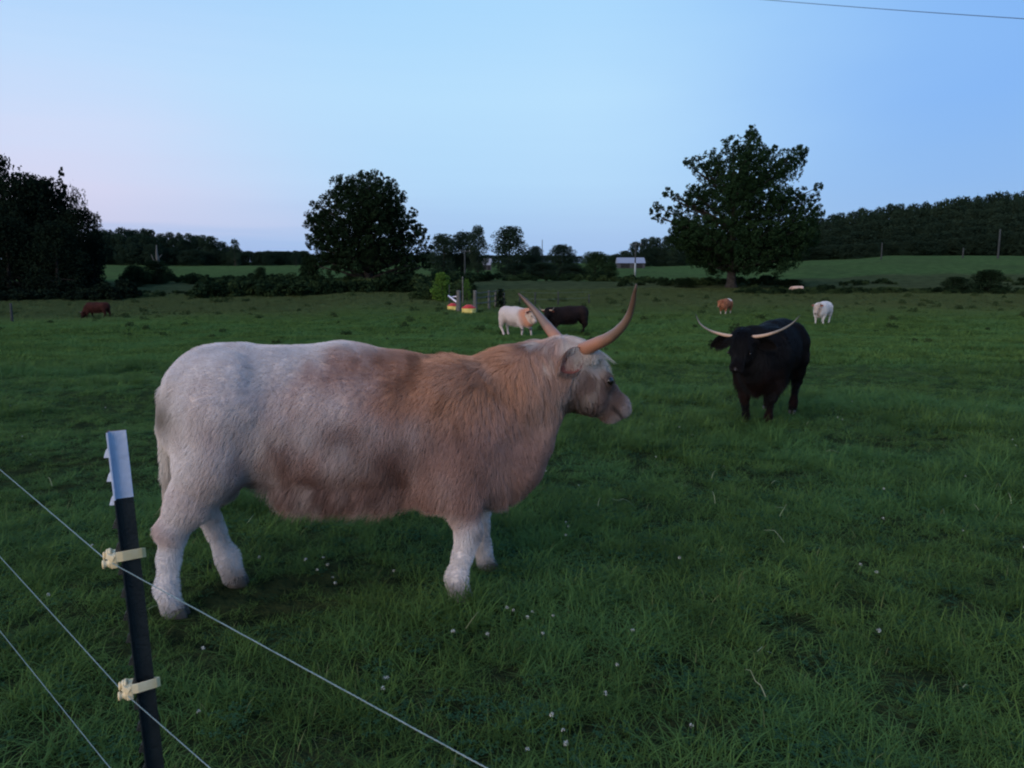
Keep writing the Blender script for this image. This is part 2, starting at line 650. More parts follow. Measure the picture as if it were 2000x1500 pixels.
def generic_lobes(h, w, seed, kind='round'):
    rs = np.random.RandomState(seed)
    L = []
    z0 = h * {'round': 0.10, 'tall': 0.10, 'cone': 0.05, 'dome': 0.02}[kind]
    n = 46
    for i in range(n):
        t = (i + rs.rand()) / n
        z = z0 + (h - z0) * t
        if kind == 'cone':
            prof = 1.05 - t * 0.98
        elif kind == 'dome':
            prof = math.sqrt(max(0.02, 1 - (t * 0.98) ** 2))
        else:
            prof = math.sin(math.pi * min(1, (t * 0.80 + 0.18))) ** 0.55
        prof *= rs.uniform(0.8, 1.08)
        a = rs.rand() * 6.28
        q = rs.uniform(0.25, 1.0) ** 0.6
        r = w * rs.uniform(0.10, 0.19) * (1.05 - .85 * t if kind == 'cone' else 1)
        rad = max(0.0, w / 2 * prof - r * 0.6)
        L.append((math.cos(a) * rad * q, math.sin(a) * rad * q, max(r * .5, min(z, h - r * 0.85)), r, r * 0.85))
    # solid heart
    for t in (() if kind == 'cone' else (0.2, 0.4, 0.6, 0.75)):
        r = w * 0.26 * (1.0 if kind != 'cone' else max(.12, .7 - t))
        L.append((0, 0, z0 + (h - z0) * t, r, r))
    return L


def trunk_mesh(name, h, r0, lobes, seed, base=(0, 0, 0), fork=0.3):
    rs = random.Random(seed)
    b = MB()
    B = Vector(base)
    top = B + Vector((rs.uniform(-.2, .2), rs.uniform(-.2, .2), h * 0.72))
    pts = [B + Vector((0, 0, -0.4)), B + Vector((0, 0, 0.0)), B + Vector((0, 0, 0.5))]
    rad = [r0 * 1.5, r0 * 1.35, r0]
    for i in range(1, 7):
        t = i / 6
        p = B.lerp(top, t) + Vector((rs.uniform(-.1, .1), rs.uniform(-.1, .1), 0)) * h * 0.04
        if p.z > pts[-1].z:
            pts.append(p)
            rad.append(r0 * (1 - 0.85 * t))
    b.tube(pts, rad, 10)
    for l in lobes:
        c = Vector(l[:3])
        tt = min(0.9, max(fork, (c.z - B.z - 0.3 * (c - B).xy.length) / h))
        s = B.lerp(top, min(tt / 0.72, 1.0) * 0.8)
        mid = s.lerp(c, 0.5) + Vector((rs.uniform(-.1, .1), rs.uniform(-.1, .1), rs.uniform(0, .15))) * h * 0.06
        rr = r0 * 0.32
        b.tube([s, s.lerp(mid, .5), mid, mid.lerp(c, .6), c], [rr, rr * .8, rr * .6, rr * .4, rr * .12], 6)
    me = bpy.data.meshes.new(name)
    me.from_pydata([tuple(v) for v in b.v], [], b.f)
    me.polygons.foreach_set('use_smooth', [True] * len(me.polygons))
    me.materials.append(M_BARK)
    return me


# generic tree variants, unit: 10 m high, 9 m wide
GEN = {}
for k, (kind, sd) in enumerate([('round', 11), ('round', 12), ('tall', 13), ('cone', 14), ('dome', 15), ('dome', 16)]):
    lb = generic_lobes(10, 9 if kind != 'cone' else 6.0, sd, kind)
    GEN[k] = (lb, trunk_mesh('trunk', 10, 0.28, lb[:12], sd))
_crowns = {}


def gen_crown(k, mat, n=14000, leaf=0.23):
    key = (k, mat.name, n, leaf)
    if key not in _crowns:
        _crowns[key] = crown_mesh('crown', GEN[k][0], n, leaf, mat, 100 + k * 7 + n % 13)
    return _crowns[key]


def tree(px, top, base, wpx, Y, kind, mat, label, cat='tree', group=None, name='tree', n=14000, rot=0.0, leaf=0.23):
    """generic tree standing on the ground under (px), as high as seen from row base to row top"""
    p = at(px, base, Y)
    zg = gz(p.x, Y)
    h = z_at(top, Y) - zg
    w = wpx / F_PX * Y
    r = empty(name, (p.x, Y, zg))
    r.rotation_euler = (0, 0, rot)
    gw = 9 if kind != 3 else 6.0
    for nm, me in (('trunk', GEN[kind][1]), ('crown', gen_crown(kind, mat, n, leaf))):
        c = link(nm, me, r)
        c.scale = (w / gw, w / gw, h / 10)
    tag(r, label, cat, group)
    return r


# ------------------------------------------------------------------ the two big pasture trees
def hero_tree(lobes_px, Y, basepx, trunk_r, n, leaf, mat, seed, label, depth=0.8, half_w=None, name='oak_tree', extra=()):
    bp = at(basepx[0], basepx[1], Y)
    zg = gz(bp.x, Y)
    B = Vector((bp.x, Y, zg))
    rs = random.Random(seed)
    cx = sum(l[0] for l in lobes_px) / len(lobes_px)
    k = Y / F_PX
    L = []
    for (x, y, r) in lobes_px:
        p = at(x, y, Y)
        rr = r * k
        off = abs(x - cx) * k
        room = math.sqrt(max(0.0, (half_w * k) ** 2 - off ** 2)) * depth
        if r > 30:
            ds = [-0.75, 0.0, 0.75]
        elif r > 20:
            ds = [rs.uniform(-.7, 0), rs.uniform(0, .7)]
        else:
            ds = [rs.uniform(-.3, .3)]
        for dd in ds:
            q = Vector((p.x, Y + dd * max(0, room - rr * 0.6), p.z)) - B
            q.x += rs.uniform(-.1, .1) * rr * (dd != 0)
            q.z += rs.uniform(-.15, .1) * rr * (dd != 0)
            L.append((q.x, q.y, q.z, rr, rr * 0.95))
    root = empty(name, B)
    h = max(l[2] + l[3] for l in L)
    t = link('trunk', trunk_mesh('trunk', h, trunk_r, L, seed, fork=0.12), root)
    c = link('crown', crown_mesh('crown', L, n, leaf, mat, seed, shell=0.35, per=48, pull=0.60), root)
    tag(root, label, 'tree')
    for e in extra:
        pass
    return root


RT = [(1590, 415, 16), (1585, 435, 18), (1545, 400, 30), (1330, 440, 26), (1545, 488, 24), (1468, 256, 13), (1474, 272, 15), (1455, 272, 14), (1462, 300, 28), (1412, 300, 24), (1390, 330, 26), (1352, 322, 18),
      (1340, 318, 11), (1440, 335, 40), (1500, 300, 20), (1515, 290, 12), (1505, 335, 34), (1540, 330, 20),
      (1560, 296, 17), (1575, 290, 13), (1548, 312, 14), (1578, 312, 11), (1410, 385, 46), (1360, 385, 28), (1340, 400, 20), (1470, 390, 52),
      (1530, 385, 30), (1308, 372, 12), (1322, 384, 12), (1300, 380, 8), (1283, 404, 14), (1276, 416, 12), (1292, 424, 13), (1308, 412, 14),
      (1325, 425, 20), (1575, 372, 15), (1592, 366, 12), (1590, 388, 14), (1566, 392, 16), (1580, 408, 13), (1556, 425, 24), (1574, 440, 18),
      (1355, 450, 34), (1410, 460, 48), (1470, 465, 50), (1530, 455, 36), (1350, 472, 26), (1560, 462, 22), (1385, 500, 28), (1430, 505, 34),
      (1485, 508, 32), (1530, 496, 30), (1330, 465, 26), (1355, 505, 18), (1505, 512, 18), (1402, 524, 17), (1462, 524, 17), (1580, 470, 16)]
hero_tree(RT, 80, (1428, 556), 0.50, 120000, 0.185, M_LEAF_OAK, 21,
          'large spreading pasture tree standing behind the black cow, ragged crown', 0.8, 175)
LT = [(664, 356, 16), (688, 348, 17), (710, 345, 17), (736, 348, 18), (757, 360, 18), (776, 380, 18), (800, 418, 18), (824, 452, 16), (608, 398, 9), (603, 428, 9), (680, 370, 28), (730, 366, 26), (760, 385, 28), (700, 400, 44), (655, 395, 26), (745, 410, 38), (770, 425, 30),
      (625, 420, 20), (613, 435, 13), (620, 400, 10), (640, 440, 34), (690, 460, 44), (745, 462, 42), (790, 455, 28), (808, 440, 17),
      (818, 465, 20), (830, 490, 17), (838, 482, 9), (625, 465, 22), (650, 485, 32), (612, 480, 12), (625, 505, 20), (790, 490, 28), (700, 500, 34), (750, 500, 32),
      (660, 515, 22), (800, 515, 22), (825, 512, 14), (735, 520, 18), (612, 518, 16), (780, 525, 14), (835, 520, 10)]
hero_tree(LT, 78, (720, 566), 0.55, 95000, 0.17, M_LEAF_DARK, 22,
          'rounded dense dark tree standing left of the feeders', 0.85, 120)


# ------------------------------------------------------------------ other trees
G_L = 'dark trees of the left woodland edge'
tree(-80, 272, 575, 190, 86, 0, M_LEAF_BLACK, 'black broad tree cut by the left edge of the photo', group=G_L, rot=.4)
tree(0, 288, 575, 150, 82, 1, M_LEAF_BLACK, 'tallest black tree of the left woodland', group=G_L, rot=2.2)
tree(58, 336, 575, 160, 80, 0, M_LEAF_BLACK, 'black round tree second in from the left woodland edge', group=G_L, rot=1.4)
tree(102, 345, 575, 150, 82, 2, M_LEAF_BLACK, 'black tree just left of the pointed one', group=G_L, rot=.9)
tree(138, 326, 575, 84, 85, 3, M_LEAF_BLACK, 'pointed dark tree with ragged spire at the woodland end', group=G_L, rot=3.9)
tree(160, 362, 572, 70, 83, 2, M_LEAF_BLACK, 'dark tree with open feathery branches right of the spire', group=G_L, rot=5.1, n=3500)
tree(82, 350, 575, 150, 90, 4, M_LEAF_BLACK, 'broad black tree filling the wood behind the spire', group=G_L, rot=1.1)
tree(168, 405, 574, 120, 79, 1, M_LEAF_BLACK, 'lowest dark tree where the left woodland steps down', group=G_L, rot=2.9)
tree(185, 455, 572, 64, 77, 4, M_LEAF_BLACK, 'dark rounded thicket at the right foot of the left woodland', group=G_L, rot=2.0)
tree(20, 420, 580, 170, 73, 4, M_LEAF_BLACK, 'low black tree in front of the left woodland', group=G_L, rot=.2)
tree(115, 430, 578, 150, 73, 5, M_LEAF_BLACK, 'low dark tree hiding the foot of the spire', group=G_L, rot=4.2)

G_M = 'trees of the middle distance'
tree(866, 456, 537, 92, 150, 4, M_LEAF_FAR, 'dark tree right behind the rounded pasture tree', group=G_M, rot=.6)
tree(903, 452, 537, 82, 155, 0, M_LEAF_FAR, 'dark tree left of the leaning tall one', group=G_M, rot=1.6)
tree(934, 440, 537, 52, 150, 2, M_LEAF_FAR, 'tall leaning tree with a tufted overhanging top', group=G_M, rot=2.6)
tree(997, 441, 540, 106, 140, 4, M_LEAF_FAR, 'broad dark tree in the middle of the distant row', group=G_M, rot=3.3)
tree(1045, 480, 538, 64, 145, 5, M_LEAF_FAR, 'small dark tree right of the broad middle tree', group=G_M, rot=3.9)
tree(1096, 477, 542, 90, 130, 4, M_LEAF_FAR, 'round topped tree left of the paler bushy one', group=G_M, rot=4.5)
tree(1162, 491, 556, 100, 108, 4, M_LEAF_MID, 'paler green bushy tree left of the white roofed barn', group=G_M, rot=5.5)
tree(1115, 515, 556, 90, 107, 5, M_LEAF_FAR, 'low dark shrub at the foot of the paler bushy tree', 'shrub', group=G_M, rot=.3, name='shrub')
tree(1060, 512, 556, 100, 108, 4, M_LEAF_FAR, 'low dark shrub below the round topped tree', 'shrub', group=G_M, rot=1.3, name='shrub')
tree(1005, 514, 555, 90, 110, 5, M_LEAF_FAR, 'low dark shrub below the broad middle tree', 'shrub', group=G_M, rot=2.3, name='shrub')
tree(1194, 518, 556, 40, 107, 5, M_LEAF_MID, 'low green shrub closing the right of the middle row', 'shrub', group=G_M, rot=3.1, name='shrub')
tree(604, 498, 552, 60, 86, 5, M_LEAF_DARK, 'small dark tree tucked under the left of the rounded tree', rot=2.0)
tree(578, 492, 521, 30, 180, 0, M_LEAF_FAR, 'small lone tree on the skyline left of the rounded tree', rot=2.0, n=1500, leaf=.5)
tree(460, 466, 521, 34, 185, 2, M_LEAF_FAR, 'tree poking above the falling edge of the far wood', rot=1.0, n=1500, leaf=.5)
tree(306, 508, 550, 84, 92, 4, M_LEAF_DARK, 'vine covered bush below the dead snag', 'bush', rot=1.0, name='bush')
tree(262, 518, 562, 70, 88, 5, M_LEAF_DARK, 'dark bush left of the vine covered one', 'bush', rot=2.0, name='bush')
tree(511, 521, 560, 40, 86, 4, M_LEAF_DARK, 'small round bush standing in the hedge before the green field', 'bush', rot=3.0, name='bush')
tree(863, 531, 592, 56, 60, 4, M_LEAF_YEL, 'bright yellow green bush behind the feeders', 'bush', rot=.5, name='bush', n=3500, leaf=.45)
tree(912, 543, 590, 26, 61, 2, M_LEAF_YEL, 'thin yellow green sapling right of the bright bush', 'sapling', rot=.9, name='sapling', n=900, leaf=.5)
tree(978, 563, 602, 30, 52, 5, M_LEAF_BLACK, 'small black shrub between the rail fence and the white cow', 'shrub', rot=.5, name='shrub', n=1500, leaf=.6)
tree(1930, 526, 566, 100, 74, 4, M_LEAF_DARK, 'wide dark bush at the right end of the weedy bank', 'bush', rot=.5, name='bush')
tree(1862, 540, 570, 80, 73, 5, M_LEAF_DARK, 'low dark bush left of the wide one on the weedy bank', 'bush', rot=1.5, name='bush')
tree(1545, 545, 568, 70, 80, 5, M_LEAF_DARK, 'low bush at the right foot of the large tree', 'bush', rot=2.5, name='bush')
tree(1340, 544, 564, 60, 80, 4, M_LEAF_DARK, 'low bush at the left foot of the large tree', 'bush', rot=4.5, name='bush')


# ------------------------------------------------------------------ far woods (read as one mass)
def woods(name, rows, sources, label, seed):
    rs = np.random.RandomState(seed)
    P, Rr, Sc, I = [], [], [], []
    for (pts, Y, step, extra_h, wk) in rows:     # pts: (px, top row) outline at depth Y
        xs = [p[0] for p in pts]
        ts = [p[1] for p in pts]
        x = xs[0]
        while x < xs[-1]:
            yy = Y + rs.uniform(-6, 6)
            top = np.interp(x, xs, ts) + rs.uniform(-2, 5)
            p = at(x, 500, yy)
            zg = gz(p.x, yy)
            h = max(4.0, z_at(top, yy) - zg + extra_h)
            w = step * wk / F_PX * Y * rs.uniform(0.9, 1.3) / 9
            P.append((p.x, yy, zg - 0.2))
            Rr.append((0, 0, rs.uniform(0, 6.28)))
            Sc.append((w, w, h / 10))
            I.append(rs.randint(len(sources)))
            x += step * rs.uniform(0.6, 1.1)
    return scatter(name, P, Rr, Sc, I, sources, label, 'woods')


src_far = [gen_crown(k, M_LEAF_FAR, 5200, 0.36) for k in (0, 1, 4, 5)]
src_trk = []
outL = [(190, 438), (215, 440), (260, 438), (320, 446), (380, 452), (425, 458), (445, 472), (500, 488), (560, 503), (600, 506)]
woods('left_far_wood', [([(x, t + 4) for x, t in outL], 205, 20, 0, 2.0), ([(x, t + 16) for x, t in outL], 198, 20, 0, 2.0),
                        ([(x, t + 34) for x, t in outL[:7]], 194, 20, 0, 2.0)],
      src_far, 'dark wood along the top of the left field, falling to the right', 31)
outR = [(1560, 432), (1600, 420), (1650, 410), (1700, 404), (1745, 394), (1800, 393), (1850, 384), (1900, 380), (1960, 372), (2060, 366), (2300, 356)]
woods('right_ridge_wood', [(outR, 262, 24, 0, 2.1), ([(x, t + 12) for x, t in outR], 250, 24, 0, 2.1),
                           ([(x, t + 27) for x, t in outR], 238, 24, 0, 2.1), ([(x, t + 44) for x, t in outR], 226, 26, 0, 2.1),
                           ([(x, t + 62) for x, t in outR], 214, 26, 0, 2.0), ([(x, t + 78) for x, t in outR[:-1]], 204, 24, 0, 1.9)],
      src_far, 'wooded ridge rising to the right behind the mound', 32)
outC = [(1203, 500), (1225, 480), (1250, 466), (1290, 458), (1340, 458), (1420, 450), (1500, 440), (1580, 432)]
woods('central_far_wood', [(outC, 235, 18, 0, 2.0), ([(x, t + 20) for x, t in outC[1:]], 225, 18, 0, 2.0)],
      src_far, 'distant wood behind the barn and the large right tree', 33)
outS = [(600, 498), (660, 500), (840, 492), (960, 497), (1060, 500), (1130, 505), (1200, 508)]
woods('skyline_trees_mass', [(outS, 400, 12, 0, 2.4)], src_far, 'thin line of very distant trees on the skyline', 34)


# ------------------------------------------------------------------ undergrowth along the pasture edge
def bush_mesh(name, seed, n, mat, leaf=0.16):
    rs = np.random.RandomState(seed)
    L = []
    for i in range(9):
        r = rs.uniform(.2, .38)
        L.append((rs.uniform(-.6, .6), rs.uniform(-.5, .5), rs.uniform(.1, .62), r, r))
    P = lobes_points(L, n, rs, 0.4)
    P = P[P[:, 2] > -0.05]
    V, F = leaf_quads(P, leaf, rs, 0.3, 0.6)
    # some upright stalks
    return mesh_from(name, V, F, mat, smooth=False)


b_dark = [bush_mesh('bush_d', s, 700, M_LEAF_DARK) for s in (41, 42, 43)]
b_weed = [bush_mesh('bush_w', s, 600, M_WEED, 0.13) for s in (44, 45, 46)]
b_black = [bush_mesh('bush_b', s, 700, M_LEAF_BLACK) for s in (47, 48)]


def band(name, spec, sources, label, seed, cat='undergrowth'):
    rs = np.random.RandomState(seed)
    P, R_, Sc, I = [], [], [], []
    for (x0, x1, Y0, Y1, h0, h1, n) in spec:
        for _ in range(n):
            px = rs.uniform(x0, x1)
            Y = rs.uniform(Y0, Y1)
            p = at(px, 560, Y)
            h = rs.uniform(h0, h1) * (0.7 + 0.6 * rs.rand())
            P.append((p.x, Y, gz(p.x, Y) - 0.05))
            R_.append((0, 0, rs.uniform(0, 6.28)))
            w = h * rs.uniform(0.8, 1.4)
            Sc.append((w, w, h))
            I.append(rs.randint(len(sources)))
    return scatter(name, P, R_, Sc, I, sources, label, cat)


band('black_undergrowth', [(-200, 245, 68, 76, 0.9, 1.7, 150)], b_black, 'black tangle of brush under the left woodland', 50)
band('dark_undergrowth', [(395, 900, 72, 78, 1.1, 1.9, 170), (250, 620, 92, 98, .8, 1.5, 110),
                          (480, 900, 78, 88, 1.2, 2.0, 80), (820, 900, 62, 70, 1.0, 1.9, 26), (1290, 1560, 82, 88, .6, 1.0, 40)],
     b_dark + b_weed[:1], 'tangled dark undergrowth along the far pasture edge', 51)
band('weedy_bank', [(1440, 2150, 70, 76, .35, .8, 330), (1210, 1450, 82, 95, .5, .9, 60), (1538, 1582, 71, 72, .5, .62, 26), (1640, 1760, 84, 88, .3, .6, 40), (1960, 2150, 84, 90, .3, .6, 30),
                    (240, 430, 72, 80, .3, .6, 50), (880, 1300, 96, 104, .6, 1.3, 60)],
     b_weed + b_dark, 'low weeds and brambles along the bank at the pasture end', 52)


# ------------------------------------------------------------------ grass
def blades(n, rs, rad, h0, h1, wid, bend, lean=0.35, seg=4, flat=0.0):
    V, F = [], []
    for i in range(n):
        a = rs.rand() * 6.28
        r = rad * math.sqrt(rs.rand())
        x, y = r * math.cos(a), r * math.sin(a)
        h = rs.uniform(h0, h1)
        d = rs.rand() * 6.28
        dx, dy = math.cos(d), math.sin(d)
        sx, sy = -dy, dx
        tw = rs.uniform(-.6, .6)
        b0 = rs.uniform(0.1, 1.0) * bend
        l0 = rs.uniform(0, lean)
        w = wid * rs.uniform(.7, 1.3)
        base = len(V)
        for s in range(seg + 1):
            t = s / seg
            ang = l0 + b0 * t
            off = h * (l0 * t + b0 * t * t * 0.75)
            zz = h * t * math.cos(min(1.35, ang * 0.8)) - flat * h * t * t
            ww = w * (1 - t ** 2.2) * 0.5 + 0.0003
            cxx, cyy = x + dx * off, y + dy * off
            ca, sa_ = math.cos(tw * t), math.sin(tw * t)
            ex, ey = sx * ca + dx * sa_, sy * ca + dy * sa_
            V.append((cxx - ex * ww, cyy - ey * ww, zz))
            V.append((cxx + ex * ww, cyy + ey * ww, zz))
        for s in range(seg):
            q = base + 2 * s
            F.append((q, q + 1, q + 3, q + 2))
    return V, F


M_GRASS = None
def grass_mat(name, ca, cb, cc):
    m, nt = new_mat(name)
    g = N(nt, 'ShaderNodeNewGeometry')
    oi = N(nt, 'ShaderNodeObjectInfo')
    n1 = noise(nt, 0.45, 4, g.outputs['Position'])
    n2 = noise(nt, 1.9, 3, g.outputs['Position'])
    isl = g.outputs['Random Per Island']
    f = mth(nt, 'MULTIPLY_ADD', isl, 0.55, mth(nt, 'MULTIPLY_ADD', n2, 1.5, -0.68), clamp=True)
    c = mixc(nt, f, ca + (1,), cb + (1,))
    c = mixc(nt, ramp(nt, [(0.45, (0, 0, 0, 1)), (0.62, (1, 1, 1, 1))], n1).outputs[0], c, cc + (1,))
    c = mixc(nt, mth(nt, 'MULTIPLY', mth(nt, 'GREATER_THAN', isl, 0.975), 0.7), c, (0.22, 0.20, 0.10, 1))
    c = mixc(nt, mth(nt, 'MULTIPLY', mth(nt, 'GREATER_THAN', oi.outputs['Random'], 0.75), 0.35), c, (0.07, 0.11, 0.02, 1))
    sp = N(nt, 'ShaderNodeSeparateXYZ')
    nt.links.new(g.outputs['Position'], sp.inputs[0])
    yy = mth(nt, 'MULTIPLY_ADD', n1, 22, sp.outputs[1])
    fo = mth(nt, 'MULTIPLY', ramp(nt, [(0.0, (0, 0, 0, 1)), (0.60, (0, 0, 0, 1)), (0.85, (1, 1, 1, 1))], mth(nt, 'DIVIDE', yy, 80), 'LINEAR').outputs[0], 0.7)
    c = mixc(nt, fo, c, (0.095, 0.105, 0.045, 1))       # seed heads and docks in the rougher far end
    d = N(nt, 'ShaderNodeBsdfPrincipled')
    nt.links.new(c, d.inputs[0])
    d.inputs['Roughness'].default_value = 0.7
    d.inputs['Specular IOR Level'].default_value = 0.06
    t = N(nt, 'ShaderNodeBsdfTranslucent')
    nt.links.new(c, t.inputs[0])
    mx = N(nt, 'ShaderNodeMixShader')
    mx.inputs[0].default_value = 0.3
    nt.links.new(d.outputs[0], mx.inputs[1])
    nt.links.new(t.outputs[0], mx.inputs[2])
    o = N(nt, 'ShaderNodeOutputMaterial')
    nt.links.new(mx.outputs[0], o.inputs[0])
    return m


M_GRASS = grass_mat('grass_blades', (0.046, 0.090, 0.024), (0.170, 0.280, 0.066), (0.090, 0.180, 0.052))
M_CLOVER = leaf_mat('clover_leaf', (0.03, 0.075, 0.035), (0.05, 0.115, 0.055), 0.2)
M_STRAW = simple_mat('straw', (0.16, 0.17, 0.09), (0.30, 0.30, 0.18), 5, 0.8, 0.1)


def tuft(kind, seed):
    rs = np.random.RandomState(seed)
    if kind == 'short':
        V, F = blades(60, rs, 0.11, 0.05, 0.12, 0.0030, 1.5, 0.8)
    elif kind == 'mid':
        V, F = blades(52, rs, 0.10, 0.07, 0.18, 0.0034, 1.6, 0.7, 5)
    elif kind == 'tall':
        V, F = blades(40, rs, 0.07, 0.12, 0.28, 0.0038, 1.6, 0.5, 6)
    elif kind == 'far':
        V, F = blades(40, rs, 0.20, 0.07, 0.17, 0.011, 0.8, 0.5, 2)
    elif kind == 'clover':
        V, F = [], []
        for i in range(26):
            a = rs.rand() * 6.28
            r = 0.10 * math.sqrt(rs.rand())
            x, y, z = r * math.cos(a), r * math.sin(a), rs.uniform(.03, .085)
            s = rs.uniform(.007, .012)
            a0 = rs.rand() * 6.28
            for k in range(3):
                t = a0 + k * 2.094
                ux, uy = math.cos(t), math.sin(t)
                b = len(V)
                V += [(x, y, z), (x + (ux * 1 - uy * .55) * s, y + (uy * 1 + ux * .55) * s, z + .003), (x + ux * 1.7 * s, y + uy * 1.7 * s, z + .001),
                      (x + (ux * 1 + uy * .55) * s, y + (uy * 1 - ux * .55) * s, z + .003)]
                F.append((b, b + 1, b + 2, b + 3))
    return mesh_from('tuft_' + kind, V, F, M_CLOVER if kind == 'clover' else M_GRASS, smooth=False)


G_SRC = [tuft('short', 1), tuft('short', 2), tuft('short', 3), tuft('mid', 4), tuft('mid', 5), tuft('mid', 6), tuft('tall', 7), tuft('tall', 8),
         tuft('clover', 9), tuft('clover', 10), tuft('far', 11), tuft('far', 12)]


def grass_field():
    rs = np.random.RandomState(77)
    P, Rr, Sc, I = [], [], [], []

    def area(Y0, Y1, dens, half=0.80, margin=1.2):
        A = half * (Y1 ** 2 - Y0 ** 2) + 2 * margin * (Y1 - Y0)
        n = int(A * dens)
        Y = np.sqrt(rs.uniform(Y0 ** 2, Y1 ** 2, n))
        X = rs.uniform(-1, 1, n) * (half * Y + margin)
        return X, Y

    def lush(X, Y):
        q = np.stack([X, Y, 0 * X], 1)
        return vnoise(q, 0.55, 9)[:, 0] + 0.5 * vnoise(q, 1.7, 8)[:, 1]

    def emit(X, Y, idx, scale, zs=1.0):
        z = ground_z(X, Y)
        P.append(np.stack([X, Y, z - 0.006], 1))
        n = len(X)
        Rr.append(np.stack([rs.uniform(-.12, .12, n), rs.uniform(-.12, .12, n), rs.uniform(0, 6.28, n)], 1))
        S3 = np.repeat(scale[:, None], 3, 1)
        S3[:, 2] *= zs
        Sc.append(S3)
        I.append(idx)

    for Y0, Y1, dens in ((0.5, 5.5, 150), (5.5, 10, 95), (10, 17, 50)):
        X, Y = area(Y0, Y1, dens)
        l = lush(X, Y)
        r = rs.rand(len(X))
        idx = np.where(l > 0.25, np.where(r < .35, 6 + (r * 100).astype(int) % 2, 3 + (r * 100).astype(int) % 3),
                       np.where(r < .38, 3 + (r * 100).astype(int) % 3, (r * 100).astype(int) % 3))
        idx = np.where((r > .86), 8 + (r * 1000).astype(int) % 2, idx)
        sc = (0.82 + 0.42 * np.clip(l, -1, 1)) * rs.uniform(.7, 1.25, len(X)) * (1 + 0.25 * (Y0 > 9))
        # trampled, thin patch under and around the big cow's hind legs
        d = np.hypot(X + 1.25, (Y - 3.55) * 1.2)
        keep = (rs.rand(len(X)) > 0.75 * np.exp(-(d / 0.55) ** 2))
        sc *= 1 - 0.45 * np.exp(-(d / 0.8) ** 2)
        emit(X[keep], Y[keep], idx[keep], sc[keep], 0.82 if Y0 < 5 else 0.68)
    for Y0, Y1, dens, s in ((17, 30, 32, 1.25), (30, 50, 14, 1.7), (50, 78, 6.0, 2.1)):
        X, Y = area(Y0, Y1, dens)
        l = lush(X * .5, Y * .5)
        emit(X, Y, 10 + rs.randint(0, 2, len(X)), (s + 0.5 * np.clip(l, -1, 1)) * rs.uniform(.7, 1.25, len(X)), 0.62)
    # darker coarse clumps in the mid pasture
    P_, R2, S2, I2 = map(np.concatenate, (P, Rr, Sc, I))
    print('grass tufts', len(P_))
    scatter('grass', P_, R2, S2, I2, G_SRC, 'lush uneven green pasture grass with clover between the blades', 'grass')
    # pale dead stems
    V, F = [], []
    for i in range(70):
        Y = math.sqrt(rs.uniform(2.0, 90))
        X = rs.uniform(-.72, .72) * Y
        z = gz(X, Y)
        a = rs.rand() * 6.28
        L = rs.uniform(.05, .16)
        dx, dy = math.cos(a), math.sin(a)
        base = len(V)
        zz0 = z + rs.uniform(.05, .10)
        for s in range(5):
            t = s / 4
            w = .0022 * (1 - .6 * t)
            c = (X + dx * L * t, Y + dy * L * t, zz0 + .10 * L / .16 * math.sin(t * 2.2) * rs.uniform(.5, .9))
            V += [(c[0] - dy * w, c[1] + dx * w, c[2]), (c[0] + dy * w, c[1] - dx * w, c[2] + .001)]
        for s in range(4):
            q = base + 2 * s
            F.append((q, q + 1, q + 3, q + 2))
    o = link('dead_grass_stems', mesh_from('dead_grass_stems', V, F, M_STRAW, smooth=False))
    tag(o, 'scattered pale dry grass stems lying on the green grass', 'dry grass', kind='stuff')
    # weeds: dark clumps over the far half of the pasture
    n = 300
    Y = np.sqrt(rs.uniform(17 ** 2, 70 ** 2, n))
    X = rs.uniform(-.78, .78, n) * Y
    sc = rs.uniform(.08, .28, n) * (0.6 + Y / 60)
    z = ground_z(X, Y)
    scatter('pasture_weeds', np.stack([X, Y, z - .02], 1), np.stack([0 * X, 0 * X, rs.uniform(0, 6.28, n)], 1),
            np.stack([sc * 1.2, sc * 1.2, sc * 1.3], 1), rs.randint(0, 3, n), b_weed, 'coarse weed clumps dotting the far half of the pasture', 'weeds')


grass_field()

# clover heads ---------------------------------------------------------------
M_CLOVHEAD = simple_mat('clover_head', (0.30, 0.31, 0.28), (0.50, 0.50, 0.46), 60, 0.9, 0.1)


